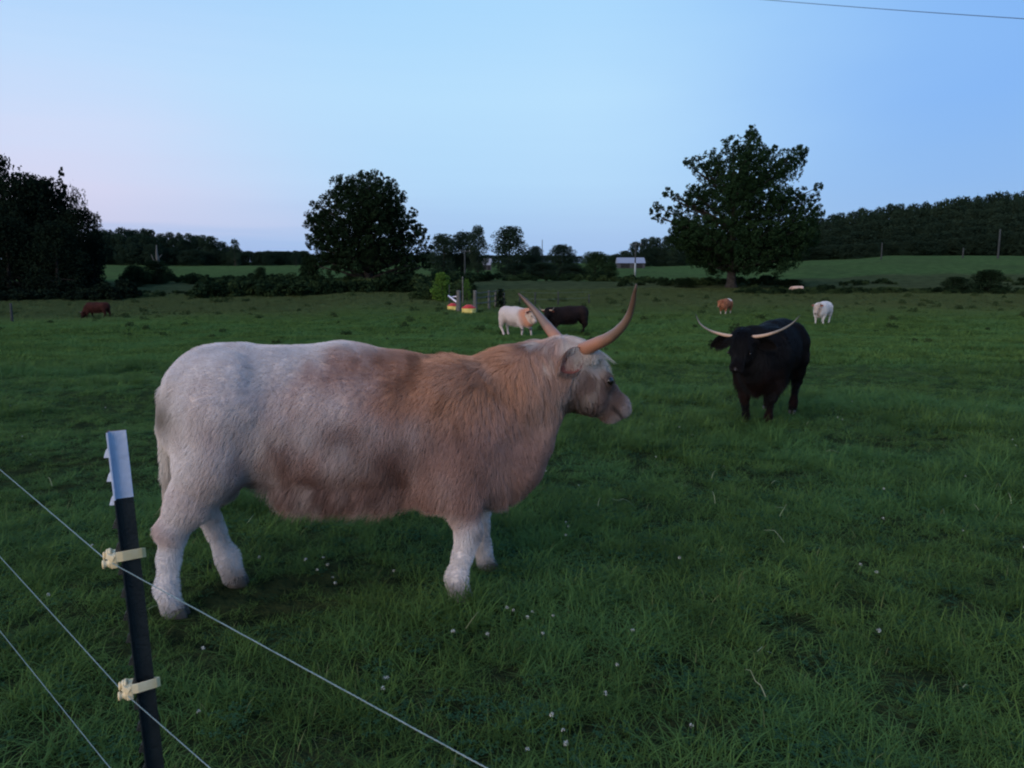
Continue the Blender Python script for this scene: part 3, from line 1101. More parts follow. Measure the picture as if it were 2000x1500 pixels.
def clover_heads():
    rs = np.random.RandomState(5)
    spots = [(597, 1096), (632, 1101), (640, 1106), (620, 1127), (650, 1135), (655, 1148), (885, 1247), (952, 1248), (990, 1192), (1003, 1195), (1030, 1207),
             (1040, 1208), (1080, 1210), (1060, 1240), (1235, 1247), (750, 1330), (757, 1332), (748, 1350), (1078, 1410), (1105, 1465), (1100, 1440),
             (1030, 1470), (388, 1396), (250, 1350), (1350, 1425), (1182, 1357), (1205, 1302), (1327, 1103), (1725, 965), (1725, 1015), (1712, 1118),
             (1885, 932), (1880, 1045), (2000, 1080), (1105, 1020), (1110, 1035), (1105, 1045), (1066, 925), (1130, 955), (1715, 1250), (180, 1068), (95, 1175)]
    pts = []
    for x, y in spots:
        lo, hi = 1.0, 12.0
        for _ in range(30):
            m = (lo + hi) / 2
            p = at(x, y, m)
            if p.z - 0.10 > gz(p.x, m): lo = m
            else: hi = m
        p = at(x, y, lo)
        pts.append((p.x, p.y, gz(p.x, p.y) + rs.uniform(.10, .14)))
    for i in range(25):
        Y = math.sqrt(rs.uniform(2, 110))
        X = rs.uniform(-.7, .7) * Y
        pts.append((X, Y, gz(X, Y) + rs.uniform(.08, .14)))
    V, F = [], []
    for (x, y, z) in pts:
        s = rs.uniform(.006, .0095)
        for k in range(26):
            d = rs.normal(size=3)
            d /= np.linalg.norm(d)
            if d[2] < -.6: d[2] *= -1
            c = np.array((x, y, z)) + d * s * .55
            u = np.cross(d, rs.normal(size=3))
            u /= np.linalg.norm(u)
            w = np.cross(d, u)
            b = len(V)
            V += [tuple(c - u * s * .25), tuple(c + w * s * .2 + d * s * .3), tuple(c + u * s * .25 + d * s * .5), tuple(c - w * s * .2 + d * s * .3)]
            F.append((b, b + 1, b + 2, b + 3))
    o = link('clover_flowers', mesh_from('clover_flowers', V, F, M_CLOVHEAD, smooth=False))
    tag(o, 'small white clover flower heads scattered through the grass', 'clover', kind='stuff')


clover_heads()
MAIN_HAIRS = 220000


# ------------------------------------------------------------------ cattle
# A cow is modelled in its own frame: +X forward, +Y its left, +Z up, hooves on z = 0, body centre at the origin.
def smin(a, b, k):
    h = np.maximum(k - np.abs(a - b), 0) / k
    return np.minimum(a, b) - h * h * k * 0.25


def sd_cone(P, a, b, r1, r2):
    a, b = np.array(a, np.float32), np.array(b, np.float32)
    ab = b - a
    t = np.clip(((P - a) @ ab) / (ab @ ab), 0, 1)
    q = P - a - t[..., None] * ab
    return np.sqrt((q * q).sum(-1)) - (r1 + (r2 - r1) * t)


def sd_ell(P, c, r, M=None):
    q = P - np.array(c, np.float32)
    if M is not None:
        q = q @ M
    r = np.array(r, np.float32)
    k0 = np.sqrt(((q / r) ** 2).sum(-1))
    k1 = np.sqrt(((q / r ** 2) ** 2).sum(-1)) + 1e-6
    return k0 * (k0 - 1) / k1


def rot_yp(yaw, pitch):
    """columns: head axes (forward, left, up) in the cow frame; pitch > 0 nose down"""
    cy_, sy_, cp, sp = math.cos(yaw), math.sin(yaw), math.cos(pitch), math.sin(pitch)
    f = (cy_ * cp, sy_ * cp, -sp)
    l = (-sy_, cy_, 0)
    u = (cy_ * sp, sy_ * sp, cp)
    return np.array([f, l, u], dtype=np.float32).T


def cow_field(P, D):
    """signed distance of the whole animal"""
    hd = D['head']
    H = D['_H']
    poll = np.array(hd['poll'], np.float32)
    fat = D.get('fat', 1.0)
    # torso, stood a little taller over the hips
    P0 = P
    zl = np.clip((P[:, 2] - 0.55) / 0.45, 0, 1)
    xl = np.clip(1.0 - 0.75 * np.clip((P[:, 0] + 0.1) / 0.7, 0, 1), 0, 1)
    P = P.copy()
    P[:, 0] = np.where(P[:, 0] < 0, P[:, 0] * (1 + D.get('short', 0.0) * zl), P[:, 0])
    P[:, 2] -= D.get('lift', 0.0) * zl * xl
    d = sd_ell(P, (0.05, 0, 0.83), (0.66, 0.315 * fat, 0.32))
    k = 0.09
    d = smin(d, sd_ell(P, (-0.52, 0, 0.885), (0.36, 0.275 * fat, 0.28)), k)
    d = smin(d, sd_cone(P, (-0.66, 0, 1.03), (0.0, 0, 1.03), 0.125, 0.13), k)
    d = smin(d, sd_cone(P, (0.0, 0, 1.03), (0.50, 0, 0.995), 0.13, 0.135), k)
    for s in (-1, 1):
        d = smin(d, sd_cone(P, (-0.52, s * 0.17 * fat, 1.065), (-0.76, s * 0.10 * fat, 1.02), 0.065, 0.055), 0.06)
        d = smin(d, sd_ell(P, (0.50, s * 0.15 * fat, 0.80), (0.23, 0.15 * fat, 0.34)), k)
    d = smin(d, sd_ell(P, (0.68, 0, 0.735), (0.26, 0.21 * fat, 0.27)), 0.1)
    d = smin(d, sd_cone(P, (0.85, 0, 0.78), (0.76, 0, 0.55), 0.11, 0.085), 0.1)
    d = smin(d, sd_cone(P, (-0.20, 0, 0.63), (0.40, 0, 0.63), 0.12, 0.12), 0.12)
    PT = P
    P = P0
    # neck
    nb = np.array((0.56, 0, 0.90))
    hb = poll - H[:, 2] * 0.11 - H[:, 0] * 0.02
    md = nb * 0.45 + hb * 0.55
    d = smin(d, sd_cone(P, nb, md, 0.245, 0.178), 0.12)
    d = smin(d, sd_cone(P, md, hb, 0.178, 0.13), 0.08)
    d = smin(d, sd_cone(P, nb + (0.04, 0, 0.06), poll - H[:, 2] * 0.08 - H[:, 0] * 0.06, 0.14, 0.08), 0.08)
    d = smin(d, sd_cone(P, (0.84, 0, 0.66), hb - H[:, 2] * 0.10 + H[:, 0] * 0.03, 0.10, 0.06), 0.12)
    # legs
    P = PT
    for leg in D['_legs']:
        pts = leg['pts']
        for i in range(len(pts) - 1):
            (a, ra), (b, rb) = pts[i], pts[i + 1]
            d = smin(d, sd_cone(P, a, b, ra, rb), 0.07 if i == 0 else 0.035)
    P = P0
    # tail
    tl = D['_tail']
    sx = np.array([1 - D.get('short', 0.0) * .9, 1, 1], np.float32)
    for i in range(len(tl) - 1):
        (a, ra), (b, rb) = tl[i], tl[i + 1]
        a, b = a * sx, b * sx
        d = smin(d, sd_cone(P, a, b, ra, rb), 0.02)
    # head, in its own frame (x to the muzzle, z to the forehead)
    hs = hd.get('scale', 1.0)
    Q = (P - poll) @ H / hs
    e = sd_ell(Q, (0.095, 0, -0.095), (0.15, 0.125, 0.115))
    e = smin(e, sd_ell(Q, (0.01, 0, -0.02), (0.075, 0.105, 0.06)), 0.05)
    e = smin(e, sd_cone(Q, (0.15, 0, -0.085), (0.37, 0, -0.092), 0.092, 0.054), 0.05)
    e = smin(e, sd_cone(Q, (0.10, 0, -0.20), (0.36, 0, -0.135), 0.085, 0.045), 0.06)
    for s in (-1, 1):
        e = smin(e, sd_ell(Q, (0.14, s * 0.062, -0.17), (0.12, 0.055, 0.085)), 0.04)
        e = smin(e, sd_ell(Q, (0.175, s * 0.098, -0.055), (0.05, 0.03, 0.028)), 0.03)
        e = smin(e, sd_cone(Q, (0.015, s * 0.06, -0.02), (0.015, s * 0.125, -0.012), 0.045, 0.036), 0.03)
        e = smin(e, sd_cone(Q, (0.39, s * 0.04, -0.09), (0.425, s * 0.04, -0.095), 0.038, 0.032), 0.03)
    e = smin(e, sd_ell(Q, (0.405, 0, -0.108), (0.048, 0.066, 0.055)), 0.025)
    e = smin(e, sd_ell(Q, (0.375, 0, -0.165), (0.055, 0.042, 0.028)), 0.03)
    for s in (-1, 1):      # nostrils and mouth corner
        c = sd_ell(Q, (0.452, s * 0.038, -0.078), (0.018, 0.011, 0.015))
        e = np.maximum(e, -c)
    d = smin(d, e * hs, 0.05)
    return d


def cow_skeleton(D):
    hd = D['head']
    D['_H'] = rot_yp(math.radians(hd['yaw']), math.radians(hd['pitch']))
    fat = D.get('fat', 1.0)
    legs = []
    for nm, fore, s in (('fl', 1, 1), ('fr', 1, -1), ('hl', 0, 1), ('hr', 0, -1)):
        dx, dy, dz = D.get('feet', {}).get(nm, (0, 0, 0))
        y = s * 0.17 * fat
        if fore:
            foot = np.array((0.60 + dx, y + dy, 0.05 + dz))
            knee = np.array((0.595 + dx * 0.45 + 0.015, y + dy * .5, 0.365 + dz * 0.8))
            elb = np.array((0.54 + dx * 0.1, y, 0.60))
            fet = foot + (-0.02, 0, 0.10)
            pts = [((0.54, y * 0.92, 0.78), 0.13), (elb, 0.095), (knee, 0.047), (knee * .45 + fet * .55 , 0.028), (fet, 0.034), (foot, 0.037)]
            pts = [(np.array(a, np.float32), r) for a, r in pts]
        else:
            foot = np.array((-0.60 + dx, y + dy, 0.05 + dz))
            fet = foot + (-0.025, 0, 0.10)
            hock = np.array((-0.725 + dx * 0.25, y + dy * .6, 0.43 + dz * 0.5))
            stif = np.array((-0.50 + dx * 0.12, y * 1.03, 0.66))
            pts = [((-0.56, y * 0.82, 0.90), 0.185), ((-0.60, y * 0.95, 0.72), 0.15), ((-0.655 + dx * .12, y, 0.57), 0.098), (hock, 0.052),
                   (hock * .5 + fet * .5, 0.034), (fet, 0.037), (foot, 0.040)]
            pts = [(np.array(a, np.float32), r) for a, r in pts]
        legs.append(dict(name=nm, pts=pts, foot=foot, fore=fore))
    D['_legs'] = legs
    b = D.get('tail_bend', 0.0)
    D['_tail'] = [(np.array(a, np.float32), r) for a, r in
                  [((-0.80, 0, 1.06), 0.045), ((-0.85, 0.0, 1.02), 0.034), ((-0.865, b * .2, 0.87), 0.025), ((-0.87, b * .5, 0.64), 0.02), ((-0.875, b, 0.46), 0.014)]]


def cow_mesh(D, vox):
    cow_skeleton(D)
    poll = np.array(D['head']['poll'])
    tip = poll + D['_H'][:, 0] * 0.5
    lo = np.array([-1.02, -0.45, 0.0])
    hi = np.array([1.0, 0.45, 1.30])
    for q in (poll, tip):
        lo = np.minimum(lo, q - 0.22)
        hi = np.maximum(hi, q + 0.22)
    for l in D['_legs']:
        lo = np.minimum(lo, l['foot'] - 0.1)
        hi = np.maximum(hi, l['foot'] + 0.1)
    lo[2] = -0.02
    n = np.ceil((hi - lo) / vox).astype(int) + 1
    ax = [np.float32(lo[i]) + np.arange(n[i], dtype=np.float32) * np.float32(vox) for i in range(3)]
    # coarse narrow band: evaluate coarse first, refine only near the surface
    G = np.stack(np.meshgrid(*ax, indexing='ij'), -1).reshape(-1, 3)
    cs = 4
    cax = [a[::cs] for a in ax]
    CG = np.stack(np.meshgrid(*cax, indexing='ij'), -1)
    Dc = cow_field(CG.reshape(-1, 3), D).reshape(CG.shape[:3])
    full = np.repeat(np.repeat(np.repeat(Dc, cs, 0), cs, 1), cs, 2)[:n[0], :n[1], :n[2]].astype(np.float32)
    mask = (np.abs(full) < vox * cs * 2.2).ravel()
    f = full.ravel().copy()
    f[mask] = cow_field(G[mask], D)
    # soft unevenness of hide and muscles
    f[mask] += (0.006 * vnoise(G[mask], 7.0, 3)[:, 0] + 0.004 * vnoise(G[mask], 16.0, 4)[:, 0]).astype(np.float32)
    f = f.reshape(n)
    grid = openvdb.FloatGrid(1.0)
    grid.copyFromArray(f)
    pts, quads = grid.convertToQuads(isovalue=0.0)
    V = pts * vox + lo
    V[:, 2] = np.maximum(V[:, 2], 0.004)
    F = quads.astype(np.int32)
    nr = np.cross(V[F[:, 2]] - V[F[:, 0]], V[F[:, 3]] - V[F[:, 1]])
    cen = V[F].mean(1) - np.array([0.0, 0.0, 0.8])
    if (nr * cen).sum() < 0:          # make the faces look outwards
        F = F[:, ::-1].copy()
    return V.astype(np.float32), F


def coat_mat(name, rough=0.85, spec=0.12):
    m, nt = new_mat(name)
    a = N(nt, 'ShaderNodeAttribute', attribute_name='coat')
    principled(nt, a.outputs['Color'], rough, spec)
    return m


M_HIDE = coat_mat('cow_hide')
M_HAIR = coat_mat('cow_hair', 0.7, 0.2)
M_HAIR_DARK = coat_mat('cow_hair_dark', 0.5, 0.16)
M_HOOF = simple_mat('hoof_horn', (0.03, 0.025, 0.02), (0.09, 0.075, 0.06), 20, 0.5, 0.4)
M_EYE = simple_mat('cow_eye', (0.008, 0.005, 0.004), (0.012, 0.008, 0.006), 5, 0.12, 0.6)
M_EARIN = simple_mat('ear_inside', (0.14, 0.035, 0.025), (0.30, 0.10, 0.075), 12, 0.9, 0.1)


def nose_mat(name, c):
    return simple_mat(name, tuple(x * 0.7 for x in c), c, 30, 0.32, 0.55)


def horn_mat(name, base, mid, tip):
    m, nt = new_mat(name)
    a = N(nt, 'ShaderNodeAttribute', attribute_name='along')
    g = N(nt, 'ShaderNodeTexCoord')
    nv = noise(nt, 22, 4, g.outputs['Object'])
    f = mth(nt, 'MULTIPLY_ADD', mth(nt, 'SUBTRACT', nv, 0.5), 0.22, a.outputs['Fac'], clamp=True)
    r = ramp(nt, [(0.0, base + (1,)), (0.3, base + (1,)), (0.50, mid + (1,)), (0.72, mid + (1,)), (1.0, tip + (1,))], f, 'LINEAR')
    p = principled(nt, r.outputs[0], 0.42, 0.45)
    b = N(nt, 'ShaderNodeBump')
    b.inputs['Strength'].default_value = 0.25
    b.inputs['Distance'].default_value = 0.004
    nt.links.new(noise(nt, 90, 2, g.outputs['Object']), b.inputs['Height'])
    nt.links.new(b.outputs[0], p.inputs['Normal'])
    return m


def bez(ctrl, n):
    """Catmull-Rom through control points"""
    C = [Vector(c) for c in ctrl]
    C = [C[0] * 2 - C[1]] + C + [C[-1] * 2 - C[-2]]
    out = []
    seg = len(C) - 3
    for i in range(n):
        u = i / (n - 1) * seg
        k = min(int(u), seg - 1)
        t = u - k
        p0, p1, p2, p3 = C[k:k + 4]
        out.append(0.5 * ((2 * p1) + (p2 - p0) * t + (2 * p0 - 5 * p1 + 4 * p2 - p3) * t * t + (3 * p1 - p0 - 3 * p2 + p3) * t ** 3))
    return out


def make_horn(root, ctrl, r0, mat, n=22, label=None):
    P = bez(ctrl, n)
    rad = [r0 * (1 - 0.80 * (i / (n - 1)) ** 1.25) * (1 + 0.02 * math.sin(i * 2.1)) for i in range(n)]
    rad[-1] = r0 * 0.10
    rad[-2] = r0 * 0.2
    b = MB().tube(P, rad, 14)
    o = b.build('horn', mat, root, smooth=True)
    at_ = o.data.attributes.new('along', 'FLOAT', 'POINT')
    v = np.repeat(np.linspace(0, 1, n), 14)
    at_.data.foreach_set('value', v.astype(np.float32))
    if label: o['label'] = label
    return o


def ear_geo(base, tipdir, open_dir, length, width):
    """cupped leaf-shaped ear: returns outer mesh V,F and inner mesh"""
    t = Vector(tipdir).normalized()
    o = Vector(open_dir)
    o = (o - t * o.dot(t)).normalized()
    s = t.cross(o)
    b = Vector(base)
    nU, nV = 12, 9
    def surf(off):
        V = []
        for i in range(nU):
            u = i / (nU - 1)
            w = width * 0.5 * (math.sin(math.pi * min(1, u * 0.86 + 0.14)) ** 0.75) * (1 if u < 0.999 else 0.05)
            if u == 0: w = width * 0.26
            for j in range(nV):
                v = -1 + 2 * j / (nV - 1)
                ang = v * 1.15
                p = b + t * (length * u) + s * (w * math.sin(ang) / math.sin(1.15)) - o * (w * 0.75 * (math.cos(ang) - math.cos(1.15))) + o * (-0.02 * u * u) + t.cross(s) * 0
                p = p - o * off * (1 - abs(v) ** 4 * .6)
                V.append(p)
        return V
    A = surf(0.016)
    B = surf(0.0)
    F = []
    def idx(i, j, base): return base + i * nV + j
    m = len(A)
    for i in range(nU - 1):
        for j in range(nV - 1):
            F.append((idx(i, j, 0), idx(i, j + 1, 0), idx(i + 1, j + 1, 0), idx(i + 1, j, 0)))
    # rim
    rim = [(i, 0) for i in range(nU)] + [(nU - 1, j) for j in range(1, nV)] + [(i, nV - 1) for i in range(nU - 2, -1, -1)]
    for (i, j), (k, l) in zip(rim, rim[1:]):
        F.append((idx(i, j, 0), idx(k, l, 0), idx(k, l, m), idx(i, j, m)))
    Fi = []
    for i in range(nU - 1):
        for j in range(nV - 1):
            Fi.append((idx(i, j, 0), idx(i + 1, j, 0), idx(i + 1, j + 1, 0), idx(i, j + 1, 0)))
    return A + B, F, B, Fi


def set_coat(data, dom, cols, name='coat'):
    a = data.attributes.new(name, 'FLOAT_COLOR', dom)
    c = np.ones((len(cols), 4), np.float32)
    c[:, :3] = np.clip(cols, 0.004, 0.9)
    a.data.foreach_set('color', c.ravel())


def sample_surface(V, F, n, rs, w=None):
    A, B, C_, D_ = V[F[:, 0]], V[F[:, 1]], V[F[:, 2]], V[F[:, 3]]
    nr = np.cross(C_ - A, D_ - B)
    ar = np.linalg.norm(nr, axis=1)
    nr = nr / (ar[:, None] + 1e-9)
    cen = (A + B + C_ + D_) / 4
    p = ar * (w(cen, nr) if w is not None else 1.0)
    k = rs.choice(len(F), n, p=p / p.sum())
    u, v = rs.rand(n, 1), rs.rand(n, 1)
    P = (A[k] * (1 - u) + B[k] * u) * (1 - v) + (D_[k] * (1 - u) + C_[k] * u) * v
    return P, nr[k]


def smooth_normals(V, F):
    n = np.cross(V[F[:, 2]] - V[F[:, 0]], V[F[:, 3]] - V[F[:, 1]])
    N_ = np.zeros_like(V)
    for i in range(4):
        np.add.at(N_, F[:, i], n)
    return N_ / (np.linalg.norm(N_, axis=1)[:, None] + 1e-9)


def hair_object(name, root, V, F, D, n, coat, rs, npts=6, width=0.0011, clump=0.55, lenk=1.0):
    H, poll = D['_H'], np.array(D['head']['poll'])

    def wfun(c, nr):
        Q = (c - poll) @ H
        hd = (Q[:, 0] > -0.1) & (np.abs(Q[:, 1]) < .2) & (Q[:, 2] > -.3) & (Q[:, 2] < .15) & (Q[:, 0] < .5) & (c[:, 0] > .6)
        w = 1.0 + 1.4 * hd
        w *= np.where(hd & (Q[:, 0] > 0.44), 0.3, 1)          # bare nose
        w *= np.where(c[:, 2] < 0.03, 0.0, 1)
        w *= np.where(c[:, 2] < 0.55, 1.3, 1.0)
        return w
    P, Nn = sample_surface(V, F, n, rs, wfun)
    Q = (P - poll) @ H
    head = (Q[:, 0] > -0.05) & (np.abs(Q[:, 1]) < .19) & (Q[:, 2] > -.29) & (Q[:, 0] < .5) & (P[:, 0] > .6)
    hx = sstep(-0.06, 0.05, Q[:, 0]) * head
    x, z = P[:, 0], P[:, 2]
    low = (np.abs(x) < 0.42) | ((np.abs(P[:, 1]) < 0.085) & (x > 0)) | (np.abs(P[:, 1]) < 0.05)
    leg = sstep(0.52, 0.26, z) * (1 - hx) * (~low) * (x > -0.87)
    # comb direction
    comb = np.stack([-0.55 - 0 * x, 0 * x, -1.0 + 0 * x], 1)
    neck = sstep(0.45, 0.8, x) * (1 - hx)
    comb[:, 0] += neck * 0.55
    comb[:, 0] -= sstep(0.95, 1.15, z) * 0.8 * (1 - neck)
    # swirls
    nz_ = vnoise(P, 3.2, 11) * 0.45 + vnoise(P, 8.0, 12) * 0.25
    comb = comb + nz_ * (1 - leg)[:, None]
    hdir = H[:, 0][None, :] * 1.0 + H[:, 2][None, :] * -0.15 + H[:, 1][None, :] * (np.sign(Q[:, 1]) * 0.30)[:, None] + np.array((0, 0, -0.45))
    hdir = hdir + nz_ * 0.35
    ck = sstep(-0.02, -0.10, Q[:, 2]) * sstep(.40, .30, Q[:, 0])           # cheeks comb downwards
    hdir = hdir * (1 - 0.7 * ck)[:, None] + np.array((0, 0, -1.0)) * ck[:, None]
    fk = sstep(0.16, 0.0, Q[:, 0]) * sstep(-0.13, -0.03, Q[:, 2])
    hdir = hdir + (np.array((0, 0, -0.15)) + H[:, 0][None, :] * 1.2 - H[:, 2][None, :] * 0.35) * fk[:, None]
    comb = comb * (1 - hx)[:, None] + hdir * hx[:, None]
    tang = comb - Nn * (comb * Nn).sum(1)[:, None]
    tang /= np.linalg.norm(tang, axis=1)[:, None] + 1e-6
    # lengths
    L = np.full(len(P), 0.034)
    torso = (1 - hx)
    L += 0.016 * sstep(.55, .3, x) * sstep(0.72, 0.50, z) * sstep(0.32, 0.42, z) * torso * sstep(-.55, -.35, x)                 # belly fringe
    under = sstep(-0.1, -0.7, Nn[:, 2]) * (z > 0.30) * (z < 0.62) * (1 - leg) * sstep(-.5, -.3, x) * sstep(.8, .7, x)
    L += 0.065 * under * sstep(.50, .25, x) * rs.uniform(.2, 1.2, len(P))
    L += 0.016 * neck * sstep(0.7, 0.9, z) + 0.022 * neck * sstep(0.75, 0.55, z) * sstep(.35, .42, z)
    L += 0.025 * sstep(0.35, 0.5, x) * (1 - hx) * sstep(1.0, 1.1, z)                              # mane
    L -= 0.010 * sstep(0.95, 1.1, z) * sstep(0.4, 0.2, x)
    L += 0.016 * sstep(0.62, 0.5, z) * sstep(0.30, 0.42, z) * ((x < -.4) | (x > .4))           # feathering on upper legs
    L = L * (1 - leg) + 0.006 * leg
    face = 0.024 + 0.0 * x
    fore = sstep(0.135, 0.09, np.abs(Q[:, 1])) * sstep(0.13, -0.02, Q[:, 0]) * sstep(-0.12, -0.02, Q[:, 2])
    chop = sstep(-0.13, -0.22, Q[:, 2]) * sstep(.35, .2, Q[:, 0])
    face = face + D.get('forelock', 0.15) * fore + 0.02 * chop + 0.03 * sstep(.05, .02, np.abs(Q[:, 1])) * sstep(0.36, 0.1, Q[:, 0])
    face = face - 0.008 * sstep(.24, .3, Q[:, 0])
    face = np.where(Q[:, 0] > 0.36, 0.021, face)
    earz = np.exp(-(((Q[:, 0] + 0.05) / .055) ** 2 + ((np.abs(Q[:, 1]) - .12) / .05) ** 2 + ((Q[:, 2] + .08) / .06) ** 2))
    face = face * (1 - .8 * earz)
    L = L * (1 - .8 * earz * (x > .8))
    L = L * (1 - hx) + face * hx
    # tail switch
    tx = -0.845 * (1 - D.get('short', 0.0) * .9)
    tailm = (x < tx) & (z < 0.98) & (z > 0.42) & (np.abs(P[:, 1]) < 0.055)
    L = np.where(tailm, 0.03 + 0.09 * sstep(0.68, 0.45, z), L)
    L = L * rs.uniform(0.65, 1.2, len(L)) * D.get('shag', 1.0) * lenk
    rise = 0.24 * (1 - leg * .4) * np.ones(len(P))
    rise = np.where(under > 0.2, 0.7, rise)
    rise = rise * (1 - hx) + (0.20 - 0.22 * fk) * hx
    rise = np.where(tailm, 0.05, rise)
    tang = np.where(tailm[:, None], np.array([[0.02, 0, -1.0]]), tang)
    grav = np.array((0, 0, -1.0))
    pts = np.zeros((len(P), npts, 3), np.float32)
    wob = vnoise(P, 11.0, 20)
    d = tang + Nn * rise[:, None] + wob * 0.10 + rs.normal(size=P.shape) * 0.10
    d /= np.linalg.norm(d, axis=1)[:, None]
    cur = P - Nn * 0.004
    pts[:, 0] = cur
    step = L / (npts - 1)
    for i in range(1, npts):
        t = i / (npts - 1)
        cur = cur + d * step[:, None]
        hgt = ((cur - P) * Nn).sum(1)
        lift_ = np.maximum(0, 0.003 + 0.0022 * i - hgt) * (1 - fk * .8)
        cur = cur + Nn * lift_[:, None]
        pts[:, i] = cur
        gk = 0.10 + 2.6 * L
        wav = vnoise(cur, 20.0, 30 + i) * (0.25 * t * sstep(.035, .09, L))[:, None]
        d = d + grav * gk[:, None] * (1.6 / npts) + wav - Nn * 0.05 * (1 - np.minimum(1, under * 2))[:, None]
        d /= np.linalg.norm(d, axis=1)[:, None]
    # clumping towards guide hairs
    m = max(20, n // D.get('clump_size', 22))
    kd = KDTree(m)
    for i in range(m):
        kd.insert(P[i], i)
    kd.balance()
    gi = np.array([kd.find(p)[1] for p in P])
    off = pts - pts[:, :1]
    goff = off[gi] * (L / (L[gi] + 1e-6))[:, None, None]
    for i in range(1, npts):
        t = i / (npts - 1)
        w = clump * (0.04 + 0.7 * sstep(.25, .55, x) * sstep(.7, .95, z) + 0.25 * hx) * t ** 1.1 * sstep(0.015, 0.035, L)
        tgt = pts[gi, 0] * w[:, None] + P * (1 - w)[:, None]
        pts[:, i] = tgt + off[:, i] * (1 - w)[:, None] + goff[:, i] * w[:, None]
    pts[:, :, 2] = np.maximum(pts[:, :, 2], 0.01)
    cols = coat(P, Q, hx, rs)
    strk = vnoise(P * np.array([1, 1, 0.35]), 34.0, 6)[:, :1]
    cols = cols * rs.uniform(0.92, 1.08, (len(P), 1)) * (1 + 0.07 * strk)
    hc = bpy.data.hair_curves.new(name)
    hc.add_curves([npts] * len(P))
    hc.attributes['position'].data.foreach_set('vector', pts.ravel())
    ra = hc.attributes.new('radius', 'FLOAT', 'POINT')
    rr = np.linspace(1, 0.2, npts)[None, :] * width * rs.uniform(.7, 1.3, (len(P), 1))
    ra.data.foreach_set('value', rr.astype(np.float32).ravel())
    set_coat(hc, 'CURVE', cols)
    hc.materials.append(D.get('hair_mat') or M_HAIR)
    return link(name, hc, root)


